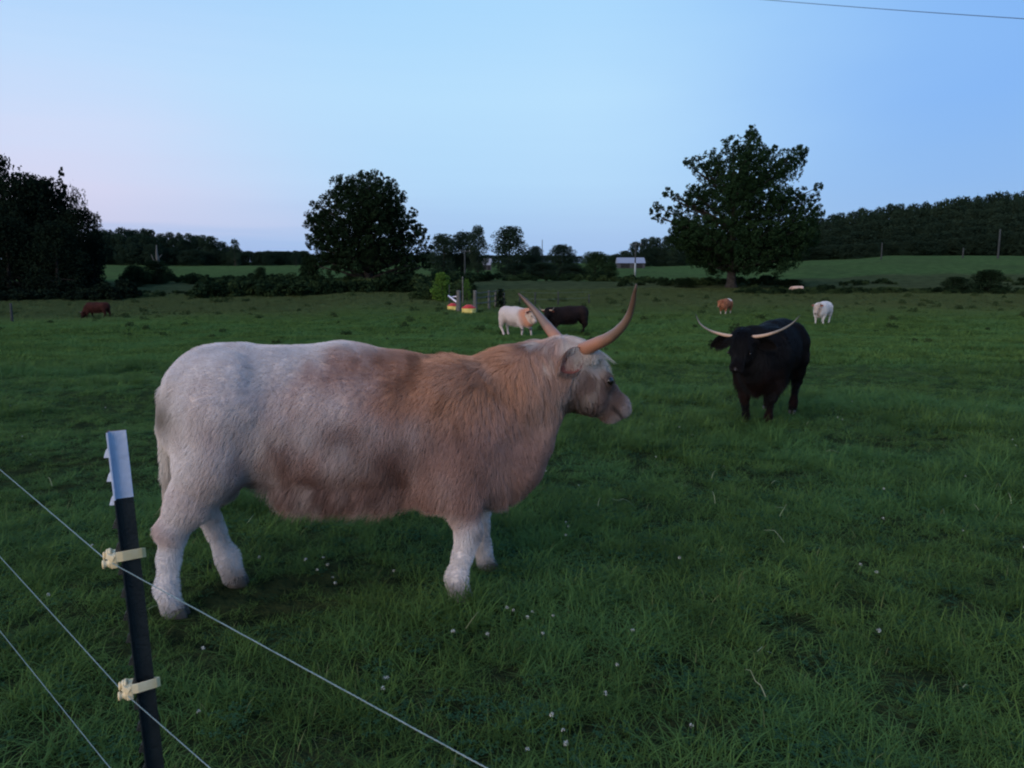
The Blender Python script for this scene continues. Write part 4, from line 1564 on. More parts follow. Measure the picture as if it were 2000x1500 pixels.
def make_cow(label, loc, yaw, scale, D, coat, horn=None, nose=(0.25, 0.17, 0.15), vox=0.016, hairs=90000, hair_w=0.0011, group=None,
             horn_r=0.034, npts=6, name='highland_cow', cat='cow', seed=1, lenk=1.0, horn_mat_=None, clump=0.55):
    rs = np.random.RandomState(seed)
    V, F = cow_mesh(D, vox)
    H, poll = D['_H'], np.array(D['head']['poll'])
    # trunk + legs are drawn only above the soles
    root = empty(name, loc, yaw, scale)
    tag(root, label, cat, group)
    Q = (V - poll) @ H
    hx = sstep(-0.06, 0.05, Q[:, 0]) * ((np.abs(Q[:, 1]) < .19) & (Q[:, 2] > -.29) & (V[:, 0] > .6))
    cols = coat(V, Q, hx, rs) * 0.85
    nm = sstep(0.415, 0.43, Q[:, 0]) * sstep(-.135, -.12, Q[:, 2]) * hx
    cols = cols * (1 - nm[:, None]) + np.array(nose) * 0.9 * nm[:, None]
    me = mesh_from('body', V, F, M_HIDE)
    set_coat(me, 'POINT', cols)
    link('body', me, root)
    if hairs:
        ho = hair_object('shaggy_coat', root, V, F, D, hairs, coat, rs, npts, hair_w, lenk=lenk, clump=clump)
        ho['kind'] = 'stuff'

    def hw(p):            # head frame -> cow frame
        return Vector(poll + H @ np.array(p, np.float32))
    # nose pad
    Mh = Matrix([[float(H[i, j]) for j in range(3)] for i in range(3)])
    nb = MB()
    prof = []
    for i in range(9):
        a = math.pi * i / 8
        prof.append((max(0.002, math.sin(a)), -math.cos(a)))
    nk = D.get('nose_k', 0.78)
    nb.lathe([(r * 0.043 * nk, zz * 0.050 * nk) for r, zz in prof], 16, hw((0.430 * D['head'].get('scale', 1.0), 0, -0.080)), M=Mh @ Euler((math.pi / 2, 0, 0)).to_matrix() @ Matrix.Diagonal((0.8, 0.95, 1)))
    nb.build('nose', D.get('nose_mat') or nose_mat('nose_skin', nose), root, smooth=True)
    for s in (-1, 1):
        e = MB()
        e.lathe([(r * 0.024 * D.get('eye_k', 1), zz * 0.024 * D.get('eye_k', 1)) for r, zz in prof], 12, hw((0.184, s * 0.122, -0.050)))
        e.build('eye', M_EYE, root, smooth=True)
        ec = D.get('ear', {})
        eb = hw((-0.005 - ec.get('dx', 0), s * ec.get('base', 0.105), -0.045 + (ec.get('dzl', ec.get('dz', 0)) if s > 0 else ec.get('dz', 0))))
        back, down = ec.get('back', 0.45), ec.get('down', 0.12)
        hf = Vector((math.cos(math.radians(D['head']['yaw'])), math.sin(math.radians(D['head']['yaw'])), 0))
        hl = Vector((-hf.y, hf.x, 0))
        td3, od3 = (ec.get('l') if s > 0 else ec.get('r')) or ((1.0, -back, -down), (-0.1, 0.8, -0.35))
        td = hl * s * td3[0] + hf * td3[1] + Vector((0, 0, td3[2]))
        od = hl * s * od3[0] + hf * od3[1] + Vector((0, 0, od3[2]))
        A, Fo, B, Fi = ear_geo(eb, td, od, ec.get('len', 0.20), ec.get('wid', 0.105))
        A = np.array([tuple(p) for p in A])
        em = mesh_from('ear', A, Fo, M_HIDE)
        ecol = np.array(D.get('ear_tint', (1, 1, 1)))[None, :] * coat(A, (A - poll) @ H, np.ones(len(A)), rs)
        set_coat(em, 'POINT', ecol * 0.9)
        eo = link('ear', em, root)
        im = mesh_from('ear_inside', np.array([tuple(p) for p in B]), Fi, D.get('ear_mat') or M_EARIN)
        link('ear_inside', im, eo)
        if hairs > 3000:
            hair_ear(eo, A, Fo, coat, poll, H, rs, td, int(hairs * (0.009 if hairs > 100000 else 0.02)), hair_w, D)
    # horns
    if horn is not None:
        hm = horn_mat_ or M_HORN
        hf = Vector((math.cos(math.radians(D['head']['yaw'])), math.sin(math.radians(D['head']['yaw'])), 0))
        hl = Vector((-hf.y, hf.x, 0))
        for s, ctrl in ((1, horn[0]), (-1, horn[1])):
            pts = [Vector(poll) + hl * s * a + hf * b + Vector((0, 0, c)) for a, b, c in ctrl]
            make_horn(root, pts, horn_r, hm)
    # hooves: two claws each
    for lg in D['_legs']:
        f = lg['foot']
        h = MB()
        for s in (-1, 1):
            c = Vector((f[0] + 0.012, f[1] + s * 0.024, max(0.0, f[2] - 0.05)))
            M_ = Matrix.Rotation(0.0, 3, 'Z')
            h.lathe([(0.042, 0.0), (0.041, 0.012), (0.035, 0.045), (0.028, 0.058)], 12, c + Vector((0.010, 0, 0)), 1.2, 0.58)
        h.build('hoof', M_HOOF, root, smooth=True)
    return root


def hair_ear(eo, A, Fo, coat, poll, H, rs, td, n, w, D):
    F = np.array(Fo)
    P, Nn = sample_surface(A, F, n, rs)
    L = rs.uniform(.010, .036, n) * D.get('shag', 1.0)
    d = np.array(td)[None, :] * 0.5 + np.array((0, 0, -0.9)) + Nn * 0.3 + vnoise(P, 20, 3) * 0.3
    d /= np.linalg.norm(d, axis=1)[:, None]
    npts = 5
    pts = np.zeros((n, npts, 3), np.float32)
    cur = P.copy()
    pts[:, 0] = cur
    for i in range(1, npts):
        cur = cur + d * (L / (npts - 1))[:, None]
        pts[:, i] = cur
        d = d + np.array((0, 0, -0.25))
        d /= np.linalg.norm(d, axis=1)[:, None]
    hc = bpy.data.hair_curves.new('ear_hair')
    hc.add_curves([npts] * n)
    hc.attributes['position'].data.foreach_set('vector', pts.ravel())
    ra = hc.attributes.new('radius', 'FLOAT', 'POINT')
    ra.data.foreach_set('value', (np.linspace(1, .25, npts)[None, :] * w * np.ones((n, 1))).astype(np.float32).ravel())
    set_coat(hc, 'CURVE', coat(P, (P - poll) @ H, np.ones(n), rs) * rs.uniform(.8, 1.1, (n, 1)))
    hc.materials.append(M_HAIR)
    o = link('ear_hair', hc, eo)
    o['kind'] = 'stuff'
    return o


M_HORN = horn_mat('horn_warm', (0.36, 0.165, 0.10), (0.20, 0.125, 0.09), (0.075, 0.04, 0.025))
M_HORN_PALE = horn_mat('horn_pale', (0.50, 0.33, 0.23), (0.17, 0.15, 0.125), (0.02, 0.018, 0.016))


def mixn(a, b, t):
    return a * (1 - t[:, None]) + np.array(b)[None, :] * t[:, None]


# ---- coats: base colours of the hair, by place on the animal -----------------
def coat_main(P, Q, hx, rs):
    n1 = vnoise(P, 3.0, 41)
    n2 = vnoise(P, 8.0, 42)
    n2 = n2 * 0.75 + vnoise(P * np.array([1, 1, .6]), 19.0, 44) * 0.4
    n3 = vnoise(P * np.array([1, 1, .45]), 24.0, 43)
    x, z = P[:, 0], P[:, 2]
    white = np.array([0.78, 0.71, 0.68])
    c = np.repeat(white[None], len(P), 0)
    tor = 1 - hx
    # reddish roan over flank and belly
    roan = sstep(-1.0, 0.9, 0.45 * n1[:, 0] + 0.6 * n2[:, 0] + 1.3 * (x + 0.15) - 1.1 * (z - 0.78))
    c = mixn(c, (0.46, 0.265, 0.21), roan * 0.95 * tor)
    # darker mottling
    mo = sstep(-0.55, 1.15, 0.6 * n1[:, 1] + 0.7 * n2[:, 1] + 0.12) * sstep(1.02, 0.85, z) * sstep(-0.75, -0.35, x) * tor
    c = mixn(c, (0.17, 0.085, 0.066), mo * 0.95)
    c = mixn(c, (0.72, 0.62, 0.57), sstep(0.1, 0.6, 0.7 * n2[:, 2] + 0.3 * n3[:, 0]) * 0.6 * sstep(.1, -.3, x) * tor)
    # tan over withers, neck and shoulder top
    tan = sstep(-0.14, 0.46, x + 0.10 * n2[:, 0]) * sstep(0.80, 1.06, z + 0.10 * n1[:, 2] + 0.06 * n2[:, 1]) * tor
    c = mixn(c, (0.50, 0.255, 0.145), tan * 0.82)
    c = mixn(c, (0.20, 0.085, 0.045), tan * sstep(0.0, 0.6, n2[:, 1] + .5 * n3[:, 2]) * 0.55)
    neck = sstep(0.78, 0.95, x) * tor * sstep(0.7, 0.9, z)
    c = mixn(c, (0.54, 0.36, 0.29), neck * 0.65)
    c = mixn(c, (0.70, 0.60, 0.50), neck * sstep(0.1, 0.5, n3[:, 1]) * sstep(.95, 1.08, z) * 0.8)
    c = mixn(c, (0.68, 0.60, 0.54), sstep(-.20, -.06, Q[:, 0]) * sstep(-.13, -.03, Q[:, 2]) * (x > .8) * (np.abs(Q[:, 1]) < .16) * .85)
    # rump patch of dung under the tail head, dirty gaskin
    dd = np.hypot((x + 0.80), (z - 0.95) * 1.0)
    c = mixn(c, (0.13, 0.10, 0.06), np.exp(-(dd / 0.085) ** 2) * 0.75)
    dd = np.hypot((x + 0.47), (z - 0.60) * 0.9)
    c = mixn(c, (0.17, 0.10, 0.075), np.exp(-(dd / 0.10) ** 2) * 0.75)
    # pale lower legs, dark knee scab
    lg = sstep(0.50, 0.34, z + 0.05 * n2[:, 0])
    c = mixn(c, (0.78, 0.73, 0.71), lg * 0.95)
    c = mixn(c, (0.22, 0.17, 0.13), sstep(.16, .05, z + .06 * n2[:, 1]) * .6)
    c = mixn(c, (0.50, 0.42, 0.37), sstep(.2, .6, n3[:, 0] + n2[:, 2]) * lg * .5)
    dd = np.hypot((x - 0.66), (z - 0.34))
    c = mixn(c, (0.08, 0.055, 0.045), np.exp(-(dd / 0.055) ** 2) * (P[:, 1] < 0) * 0.85)
    # tail
    tl = (x < -0.80) & (z < 0.97) & (z > .38) & (np.abs(P[:, 1]) < .06)
    c = np.where(tl[:, None], mixn(np.repeat(np.array([[0.70, 0.64, 0.58]]), len(P), 0), (0.34, 0.25, 0.18), sstep(0.75, 0.4, z)), c)
    # head
    face = np.repeat(np.array([[0.25, 0.165, 0.135]]), len(P), 0)
    face = mixn(face, (0.44, 0.35, 0.29), sstep(0.0, 0.6, n3[:, 0] + .6 * n2[:, 1]) * 0.6)
    face = mixn(face, (0.17, 0.105, 0.09), sstep(0.25, 0.7, n3[:, 2] + 0.5 * n2[:, 0]) * 0.6)
    face = mixn(face, (0.72, 0.65, 0.59), sstep(0.17, 0.04, Q[:, 0]) * sstep(-0.10, -0.02, Q[:, 2]) * 0.95)
    face = mixn(face, (0.42, 0.35, 0.33), sstep(0.33, 0.39, Q[:, 0]) * 0.85)
    face = mixn(face, (0.06, 0.045, 0.04), np.exp(-((Q[:, 2] + 0.128 + .10 * (Q[:, 0] - .4)) / 0.010) ** 2) * sstep(.27, .33, Q[:, 0]) * .9)
    face = mixn(face, (0.05, 0.035, 0.03), np.exp(-(((Q[:, 0] - .19) / .045) ** 2 + ((Q[:, 2] + .055) / .032) ** 2)) * .75)
    face = mixn(face, (0.10, 0.07, 0.055), sstep(-.17, -.22, Q[:, 2]) * .8)
    c = c * (1 - hx)[:, None] + face * hx[:, None]
    return c


def coat_flat(base, var, alt=None, altf=None):
    def f(P, Q, hx, rs):
        n1 = vnoise(P, 5.0, 51)
        c = np.repeat(np.array(base)[None], len(P), 0) * (1 + var * n1[:, :1])
        if alt is not None:
            c = mixn(c, alt, altf(P, Q, hx))
        return c
    return f


def ground_pt(px, py, guess):
    """where the ground shows at photo pixel (px, py)"""
    Y = guess
    best = None
    for k in range(400):
        Yk = guess * (0.6 + 0.002 * k * 1.0)
        p = at(px, py, Yk)
        e = abs(p.z - gz(p.x, Yk))
        if best is None or e < best[0]:
            best = (e, p.x, Yk)
    return Vector((best[1], best[2], gz(best[1], best[2])))


# -- the pale roan cow in front
MAIN = dict(head=dict(poll=(1.150, 0.05, 1.205), yaw=22, pitch=37, scale=.95), fat=0.97, lift=0.065, short=0.055,
            feet=dict(fr=(-0.06, -0.07, 0), fl=(0.10, 0.02, 0.0), hr=(-0.19, -0.03, 0), hl=(0.0, 0.0, 0)), ear_tint=(.60, .50, .45), shag=1.0, forelock=0.21,
            ear=dict(l=((.60, -.80, .12), (-.4, -.8, -.5)), dzl=-.005, r=((.28, -.85, -.42), (.9, .15, .1)), wid=.12, len=.17, base=.13, dz=.015, dx=.035), clump_size=30, tail_bend=-0.03)
MY = math.radians(7.3)
mx_, my_ = -0.81, 3.62
make_cow('big pale roan highland cow standing side-on behind the electric fence', (mx_, my_, gz(mx_, my_) - 0.01), MY, 1.0, MAIN, coat_main,
         horn=([(.05, -.02, 0.0), (.14, -.03, .055), (.23, -.04, .12), (.31, -.06, .19), (.38, -.12, .28)],
               [(.04, -.04, -.01), (.19, -.02, .045), (.31, .0, .10), (.42, .0, .19), (.52, -.04, .335)]),
         nose=(0.06, 0.055, 0.065), vox=0.013, hairs=MAIN_HAIRS, hair_w=0.0008, horn_r=0.038, seed=5, npts=7)
M_POLED = simple_mat('dull_grey_pole', (0.035, 0.038, 0.038), (0.06, 0.065, 0.065), 5, 0.9, 0.1)


def at_front(px, py, guess, fwd_yaw, scale, k=0.6):
    """body centre for a cow whose front hooves show at (px, py)"""
    g = ground_pt(px, py, guess)
    return g.x - math.cos(fwd_yaw) * k * scale, g.y - math.sin(fwd_yaw) * k * scale


# -- the black cow facing the camera
def coat_black(P, Q, hx, rs):
    c = np.repeat(np.array([[0.0055, 0.005, 0.0055]]), len(P), 0)
    n = vnoise(P, 6.0, 61)
    c = mixn(c, (0.018, 0.008, 0.006), sstep(0.95, 0.5, P[:, 2]) * sstep(-.3, .5, n[:, 0]) * 0.8)
    return c


BLACK = dict(hair_mat=M_HAIR_DARK, eye_k=.62, nose_k=.66, head=dict(poll=(1.06, -0.10, 1.095), yaw=-3, pitch=53, scale=.86), fat=1.05, lift=0.03, shag=1.45, forelock=0.20,
             feet=dict(fl=(0.02, -0.05, 0), fr=(0.02, 0.05, 0), hl=(0.05, 0.0, 0), hr=(-0.1, 0, 0)),
             ear=dict(l=((1.0, -.15, -.35), (0, .9, -.2)), r=((1.0, .1, -.42), (0, .9, -.2)), base=.13, len=.25, wid=.15), ear_mat=simple_mat('dark_ear_inside', (0.004, 0.003, 0.003), (0.006, 0.005, 0.005), 12, 0.9, 0.05))
BYAW = math.radians(-121)
bx, by = at_front(1478, 831, 8.6, BYAW, 0.99)
make_cow('black highland cow facing the camera with wide pale horns', (bx, by, gz(bx, by) - 0.01), BYAW, 0.99, BLACK, coat_black,
         horn=([(.10, 0, 0.0), (.26, .03, .03), (.42, .05, .09), (.54, .03, .17), (.61, .0, .26)],
               [(.10, 0, 0.0), (.22, .03, .02), (.35, .05, .06), (.47, .03, .13), (.54, .0, .24)]),
         nose=(0.30, 0.30, 0.36), vox=0.018, hairs=70000, hair_w=0.0016, horn_r=0.020, seed=8, npts=5, horn_mat_=M_HORN_PALE)


# -- the herd in the distance
def coat_centre(P, Q, hx, rs):
    n1 = vnoise(P, 4.0, 71)
    x, z = P[:, 0], P[:, 2]
    c = np.repeat(np.array([[0.66, 0.57, 0.53]]), len(P), 0)
    c = mixn(c, (0.42, 0.36, 0.35), sstep(.1, .6, n1[:, 0]) * 0.5)
    c = mixn(c, (0.62, 0.30, 0.19), sstep(0.42, 0.72, x + .1 * n1[:, 1]) * sstep(.45, .55, z) * (1 - hx))
    c = mixn(c, (0.66, 0.52, 0.43), hx)
    c = mixn(c, (0.05, 0.04, 0.035), sstep(.30, .36, z) * sstep(.44, .38, z) * (x > .5) * 0.8)
    return c


G_H = 'cattle grazing and standing in the far pasture'
CENT = dict(head=dict(poll=(1.00, 0.0, 1.08), yaw=4, pitch=60), fat=1.05, lift=0.04, shag=0.8,
            feet=dict(fl=(0.14, 0, 0), fr=(-.02, 0, 0), hl=(-.06, 0, 0), hr=(.10, 0, 0)),
            ear=dict(l=((1.0, -.2, -.2), (0, .9, -.2)), r=((1.0, -.2, -.2), (0, .9, -.2))))
cyaw = math.radians(-50)
x_, y_ = at_front(1027, 660, 29, cyaw, 1.0)
make_cow('white cow with orange neck standing in front of the brown-black cow', (x_, y_, gz(x_, y_) - .02), cyaw, 1.0, CENT, coat_centre,
         horn=([(.10, 0, 0), (.22, .05, -.02), (.30, .12, .04), (.33, .15, .14)], [(.10, 0, 0), (.22, .05, -.02), (.30, .12, .04), (.33, .15, .14)]),
         nose=(0.03, 0.03, 0.03), vox=0.032, hairs=9000, hair_w=0.004, group=G_H, seed=9, npts=4, horn_r=.026,
         horn_mat_=horn_mat('horn_dark', (0.06, 0.045, 0.035), (0.05, 0.04, 0.03), (0.02, 0.015, 0.012)))

BRN = dict(head=dict(poll=(1.02, 0.12, 1.06), yaw=38, pitch=60), fat=1.08, lift=0.03, shag=1.1,
           feet=dict(fl=(0.10, 0, 0), fr=(-.05, 0, 0), hl=(.08, 0, 0), hr=(-.16, 0, 0)),
           ear=dict(l=((1.0, -.2, -.2), (0, .9, -.2)), r=((1.0, -.2, -.2), (0, .9, -.2))))
cyaw = math.radians(-160)
x_, y_ = at_front(1084, 655, 30.5, cyaw, 1.0)
make_cow('brown-black cow facing left with pale upturned horns beside the white cow', (x_, y_, gz(x_, y_) - .02), cyaw, 0.98, BRN,
         coat_flat((0.020, 0.012, 0.011), 0.35, (0.008, 0.006, 0.006), lambda P, Q, hx: np.maximum(sstep(.35, .7, P[:, 0]), sstep(.5, .35, P[:, 2])) * .7),
         horn=([(.10, 0, 0), (.24, .03, 0), (.33, .05, .08), (.36, .05, .20)],) * 2,
         nose=(0.04, 0.035, 0.035), vox=0.032, hairs=9000, hair_w=0.004, group=G_H, seed=10, npts=4, horn_mat_=M_HORN_PALE, horn_r=.026)

CALF = dict(head=dict(poll=(0.98, -0.14, 1.06), yaw=-20, pitch=52), fat=1.05, lift=0.02, shag=0.9,
            feet=dict(fl=(0.05, 0, 0), fr=(-.04, 0, 0), hl=(.1, 0, 0), hr=(-.1, 0, 0)),
            ear=dict(l=((1.0, -.1, -.1), (0, .9, -.2)), r=((1.0, -.1, -.1), (0, .9, -.2))))
cyaw = math.radians(-122)
x_, y_ = at_front(1412, 617, 40, cyaw, 0.82)
make_cow('reddish brown calf with white feet standing beyond the black cow', (x_, y_, gz(x_, y_) - .02), cyaw, 0.82, CALF,
         coat_flat((0.34, 0.135, 0.07), 0.25, (0.62, 0.55, 0.48), lambda P, Q, hx: np.maximum(sstep(.36, .26, P[:, 2]), sstep(.0, -.4, P[:, 0]) * sstep(.95, 1.1, P[:, 2])) * .9),
         horn=None, nose=(0.3, 0.2, 0.16), vox=0.034, hairs=6000, hair_w=0.0045, group=G_H, seed=11, npts=4, cat='calf', name='highland_calf')

WHT = dict(head=dict(poll=(1.03, -0.06, 1.06), yaw=-8, pitch=58), fat=1.1, lift=0.02, shag=0.9,
           feet=dict(fl=(0.0, -0.02, 0), fr=(.10, 0.02, 0), hl=(.05, 0, 0), hr=(-.12, 0, 0)),
           ear=dict(l=((1.0, -.1, -.05), (0, .9, -.2)), r=((1.0, -.1, -.05), (0, .9, -.2))))
cyaw = math.radians(-125)
x_, y_ = at_front(1600, 636, 33, cyaw, 1.0)
make_cow('white cow with tan face walking towards the camera at far right', (x_, y_, gz(x_, y_) - .02), cyaw, 0.97, WHT,
         coat_flat((0.66, 0.63, 0.60), 0.1, (0.48, 0.38, 0.31), lambda P, Q, hx: np.maximum(hx, sstep(.75, .85, P[:, 0]) * sstep(.10, .02, np.abs(P[:, 1]))) * .85),
         horn=([(.10, 0, 0), (.16, 0, .03), (.20, .02, .08)],) * 2,
         nose=(0.12, 0.09, 0.085), vox=0.032, hairs=9000, hair_w=0.004, group=G_H, seed=12, npts=4, horn_mat_=M_HORN_PALE, horn_r=.022)

GRZ = dict(head=dict(poll=(1.12, 0.0, 0.50), yaw=4, pitch=66), fat=1.1, lift=0.0, shag=1.0,
           feet=dict(fl=(0.10, 0, 0), fr=(-.12, 0, 0), hl=(.1, 0, 0), hr=(-.1, 0, 0)))
cyaw = math.radians(172)
x_, y_ = at_front(176, 624, 50, cyaw, 1.0)
make_cow('dark red cow grazing head down alone at far left', (x_, y_, gz(x_, y_) - .02), cyaw, 1.0, GRZ,
         coat_flat((0.045, 0.013, 0.010), 0.35, (0.018, 0.007, 0.006), lambda P, Q, hx: sstep(.5, .2, P[:, 2])),
         horn=([(.10, 0, 0), (.22, .05, 0), (.28, .1, .06)],) * 2,
         nose=(0.05, 0.03, 0.03), vox=0.036, hairs=6000, hair_w=0.005, group=G_H, seed=13, npts=4, horn_mat_=M_HORN_PALE, horn_r=.025)

LIE = dict(head=dict(poll=(1.05, 0.1, 1.02), yaw=20, pitch=30), fat=1.1, lift=0.0, shag=0.8)
p_ = at(1558, 565, 73)
make_cow('pale calf half hidden by weeds on the bank right of the large tree', (p_.x, 73, gz(p_.x, 73) - .03), math.radians(175), 0.62, LIE,
         coat_flat((0.62, 0.45, 0.36), 0.1), horn=None, nose=(0.3, 0.2, 0.2), vox=0.045, hairs=2500, hair_w=0.006, group=G_H, seed=14, npts=3,
         cat='calf', name='highland_calf')


# ------------------------------------------------------------------ electric fence in the foreground
M_POSTDK = simple_mat('post_green_black', (0.006, 0.009, 0.010), (0.014, 0.018, 0.018), 30, 0.45, 0.35, bump=0.15)
M_POSTWH = simple_mat('post_white_paint', (0.42, 0.47, 0.58), (0.52, 0.57, 0.68), 14, 0.5, 0.4, bump=0.2)
M_INSUL = simple_mat('cream_plastic', (0.60, 0.44, 0.20), (0.78, 0.66, 0.42), 20, 0.45, 0.4)
M_RUST = simple_mat('rusty_steel', (0.05, 0.022, 0.012), (0.11, 0.05, 0.03), 40, 0.8, 0.3)
M_WIRE = simple_mat('galvanised_cable', (0.17, 0.23, 0.22), (0.28, 0.35, 0.34), 60, 0.35, 0.6, Metallic=0.35)

PY = 1.60
ptop = at(212, 842, PY)
pbot = at(290, 1510, PY - 0.01)
axis = (ptop - pbot).normalized()
pg = gz(pbot.x, PY)
foot = ptop - axis * ((ptop.z - pg + 0.25) / axis.z)
Lp = (ptop - foot).length
nrm = Vector((-0.93, -0.37, 0))
nrm = (nrm - axis * nrm.dot(axis)).normalized()
tan_ = axis.cross(nrm).normalized()
RM = Matrix((tan_, nrm, axis)).transposed()        # local x across the flange, y out of the face, z up
post = empty('fence_post', foot)
tag(post, 'dark steel studded fence post with white painted top', 'fence post')


def tpost(b, z0, z1, g=0.0):
    """T section as a closed prism, from z0 to z1 along the post"""
    w, t, s = 0.0175 + g, 0.0032 + g, 0.0335 + g
    prof = [(-w, t), (w, t), (w, -g), (0.0022 + g, -g - .0005), (0.0018 + g, -s), (-0.0018 - g, -s), (-0.0022 - g, -g - .0005), (-w, -g)]
    base = len(b.v)
    for z in (z0, z1):
        for x, y in prof:
            b.v.append(RM @ Vector((x, y, z)))
    n = len(prof)
    for i in range(n):
        j = (i + 1) % n
        b.f.append([base + i, base + j, base + n + j, base + n + i][::-1])
    b.f.append([base + i for i in range(n)])
    b.f.append([base + n + i for i in range(n)][::-1])
    return b


WHT_LEN = 0.150
tpost(MB(), 0, Lp - WHT_LEN).build('shaft', M_POSTDK, post, bevel=0.0006)
cap = tpost(MB(), Lp - WHT_LEN, Lp - 0.001, 0.0003).build('painted_top', M_POSTWH, post, bevel=0.0006)
tpost(MB(), Lp - 0.0008, Lp, -0.0002).build('bare_cut_end', M_RUST, post)
k = 0
z = Lp - 0.045
while z > 0.10:
    top_white = z > Lp - WHT_LEN - 0.004
    b = MB()
    base = len(b.v)
    hh, ww, dd = 0.012, 0.0095, 0.0115
    for (x, y, zz) in ((-ww, .003, -hh), (ww, .003, -hh), (ww, .003, hh), (-ww, .003, hh),
                       (-ww * .7, .003 + dd, -hh * .95), (ww * .7, .003 + dd, -hh * .95), (ww * .7, .003 + dd * .55, hh * .3), (-ww * .7, .003 + dd * .55, hh * .3)):
        b.v.append(RM @ Vector((x, y, zz + z)))
    for q in ((0, 1, 2, 3), (4, 7, 6, 5), (0, 4, 5, 1), (1, 5, 6, 2), (2, 6, 7, 3), (3, 7, 4, 0)):
        b.f.append([base + i for i in q])
    b.build('stud', M_POSTWH if top_white else M_POSTDK, post, bevel=0.0012)
    z -= 0.0525
    k += 1


def insulator(zw, label):
    """cream plastic clip: strap round the post and a lugged body in front of the studs"""
    zl = (zw - foot.z) / axis.z
    r = MB()
    # curved strap round the stem: a swept band
    pts = [(-0.021, 0.010), (-0.0215, -0.002), (-0.016, -0.020), (-0.006, -0.037), (0.003, -0.040), (0.010, -0.034), (0.017, -0.016), (0.0215, -0.002), (0.021, 0.010)]
    base = len(r.v)
    n = len(pts)
    for (x, y) in pts:
        for dz, e in ((-0.011, 0), (0.011, 0), (0.011, .003), (-0.011, .003)):
            s = 1 + e / 0.02
            lift = 0.006 * math.sin(x * 60)
            r.v.append(RM @ Vector((x * s, y * s, zl + dz + 0.004 + lift)))
    for i in range(n - 1):
        for a in range(4):
            c = (a + 1) % 4
            r.f.append([base + i * 4 + a, base + i * 4 + c, base + (i + 1) * 4 + c, base + (i + 1) * 4 + a])
    r.f.append([base + a for a in range(4)])
    r.f.append([base + (n - 1) * 4 + a for a in range(4)][::-1])
    root = r.build('insulator', M_INSUL, post, smooth=False, bevel=0.0008)
    root['label'] = label
    b = MB()
    b.box(RM @ Vector((0, 0.016, zl)), (0.046, 0.014, 0.030), RM)
    b.build('clip_body', M_INSUL, root, bevel=0.002)
    for sx, sz, l in ((-0.012, 0.006, 0.020), (0.012, -0.005, 0.020), (-0.002, 0.014, 0.012)):
        b = MB()
        Mx = RM
        prof = [(0.006, 0.0), (0.0105, 0.002), (0.011, 0.006), (0.0075, 0.009), (0.007, l - .006), (0.0105, l - .004), (0.009, l)]
        MM = RM @ Euler((-math.pi / 2, 0, 0)).to_matrix()
        b.lathe(prof, 12, RM @ Vector((sx, 0.020, zl + sz)), M=MM)
        b.build('lug', M_INSUL, root, smooth=True)
    for sx in (-1, 1):
        b = MB().box(RM @ Vector((sx * 0.019, 0.022, zl + 0.010)), (0.007, 0.018, 0.012), RM @ Euler((0.5, 0, sx * .4)).to_matrix())
        b.build('lug', M_INSUL, root, bevel=0.0015)
    return foot + RM @ Vector((0, 0.033, zl))


w1 = insulator(0.938, 'upper cream insulator clip')
w2 = insulator(0.634, 'lower cream insulator clip')


def wire(pa, mid, pc, name, label):
    """cable from beyond the left edge through the clip to beyond the lower edge"""
    pts = []
    A = mid + (pa - mid) * 3.2
    C_ = mid + (pc - mid) * 1.25
    for i in range(24):
        t = i / 23
        p = A.lerp(mid, t)
        p.z += 0.006 * math.sin(math.pi * t)
        pts.append(p)
    for i in range(1, 16):
        t = i / 15
        pts.append(mid.lerp(C_, t))
    b = MB()
    # three twisted strands
    n = 460
    P = [pts[0]]
    seg = []
    tot = 0
    for a, c in zip(pts, pts[1:]):
        seg.append((tot, (c - a).length, a, c))
        tot += (c - a).length
    def pos(s):
        for s0, l, a, c in seg:
            if s <= s0 + l:
                return a.lerp(c, (s - s0) / l)
        return pts[-1].copy()
    s_list = [tot * i / (n - 1) for i in range(n)]
    cen = [pos(s) for s in s_list]
    up = Vector((0, 0, 1))
    for k in range(3):
        q = []
        for s, c in zip(s_list, cen):
            a = s * 2 * math.pi / 0.035 + k * 2.094
            q.append(c + Vector((0.35 * math.cos(a), 0.35 * math.cos(a), math.sin(a))).normalized() * 0.0008)
        b.tube(q, 0.00062, 5)
    o = b.build(name, M_WIRE, smooth=True)
    tag(o, label, 'wire', 'electric fence wires in the foreground')
    return o


wire(at(0, 920, 2.34), w1, at(950, 1500, 0.925), 'fence_wire', 'top fence wire, held by the upper clip of the post')
wire(at(0, 1090, 2.39), w2, at(410, 1500, 1.37), 'fence_wire', 'middle fence wire, held by the lower clip of the post')
wA, wC = at(0, 1235, 2.4), at(215, 1500, 1.74)
wire(wA, wA.lerp(wC, 0.9), wA.lerp(wC, 2.5), 'fence_wire', 'lowest fence wire crossing the bottom left corner')


# ------------------------------------------------------------------ things in the middle distance
def post_at(px, ytop, ybot, Y, r, name, mat, label, cat, group=None, lean=0.0, extra=None, parent=None, square=False):
    p = at(px, ybot, Y)
    zg = gz(p.x, Y)
    h = z_at(ytop, Y) - zg
    b = MB()
    n = 6
    pts = [(lean * h * i / n, 0, -0.3 if i == 0 else h * i / n) for i in range(n + 1)]
    b.tube(pts, [r * (1.08 - 0.25 * i / n) for i in range(n + 1)], 9)
    if parent is None:
        o = b.build(name, mat, None, smooth=True, loc=(p.x, Y, zg))
        tag(o, label, cat, group)
        return o
    o = b.build(name, mat, parent, smooth=True, loc=Vector((p.x, Y, zg)) - parent.location)
    return o


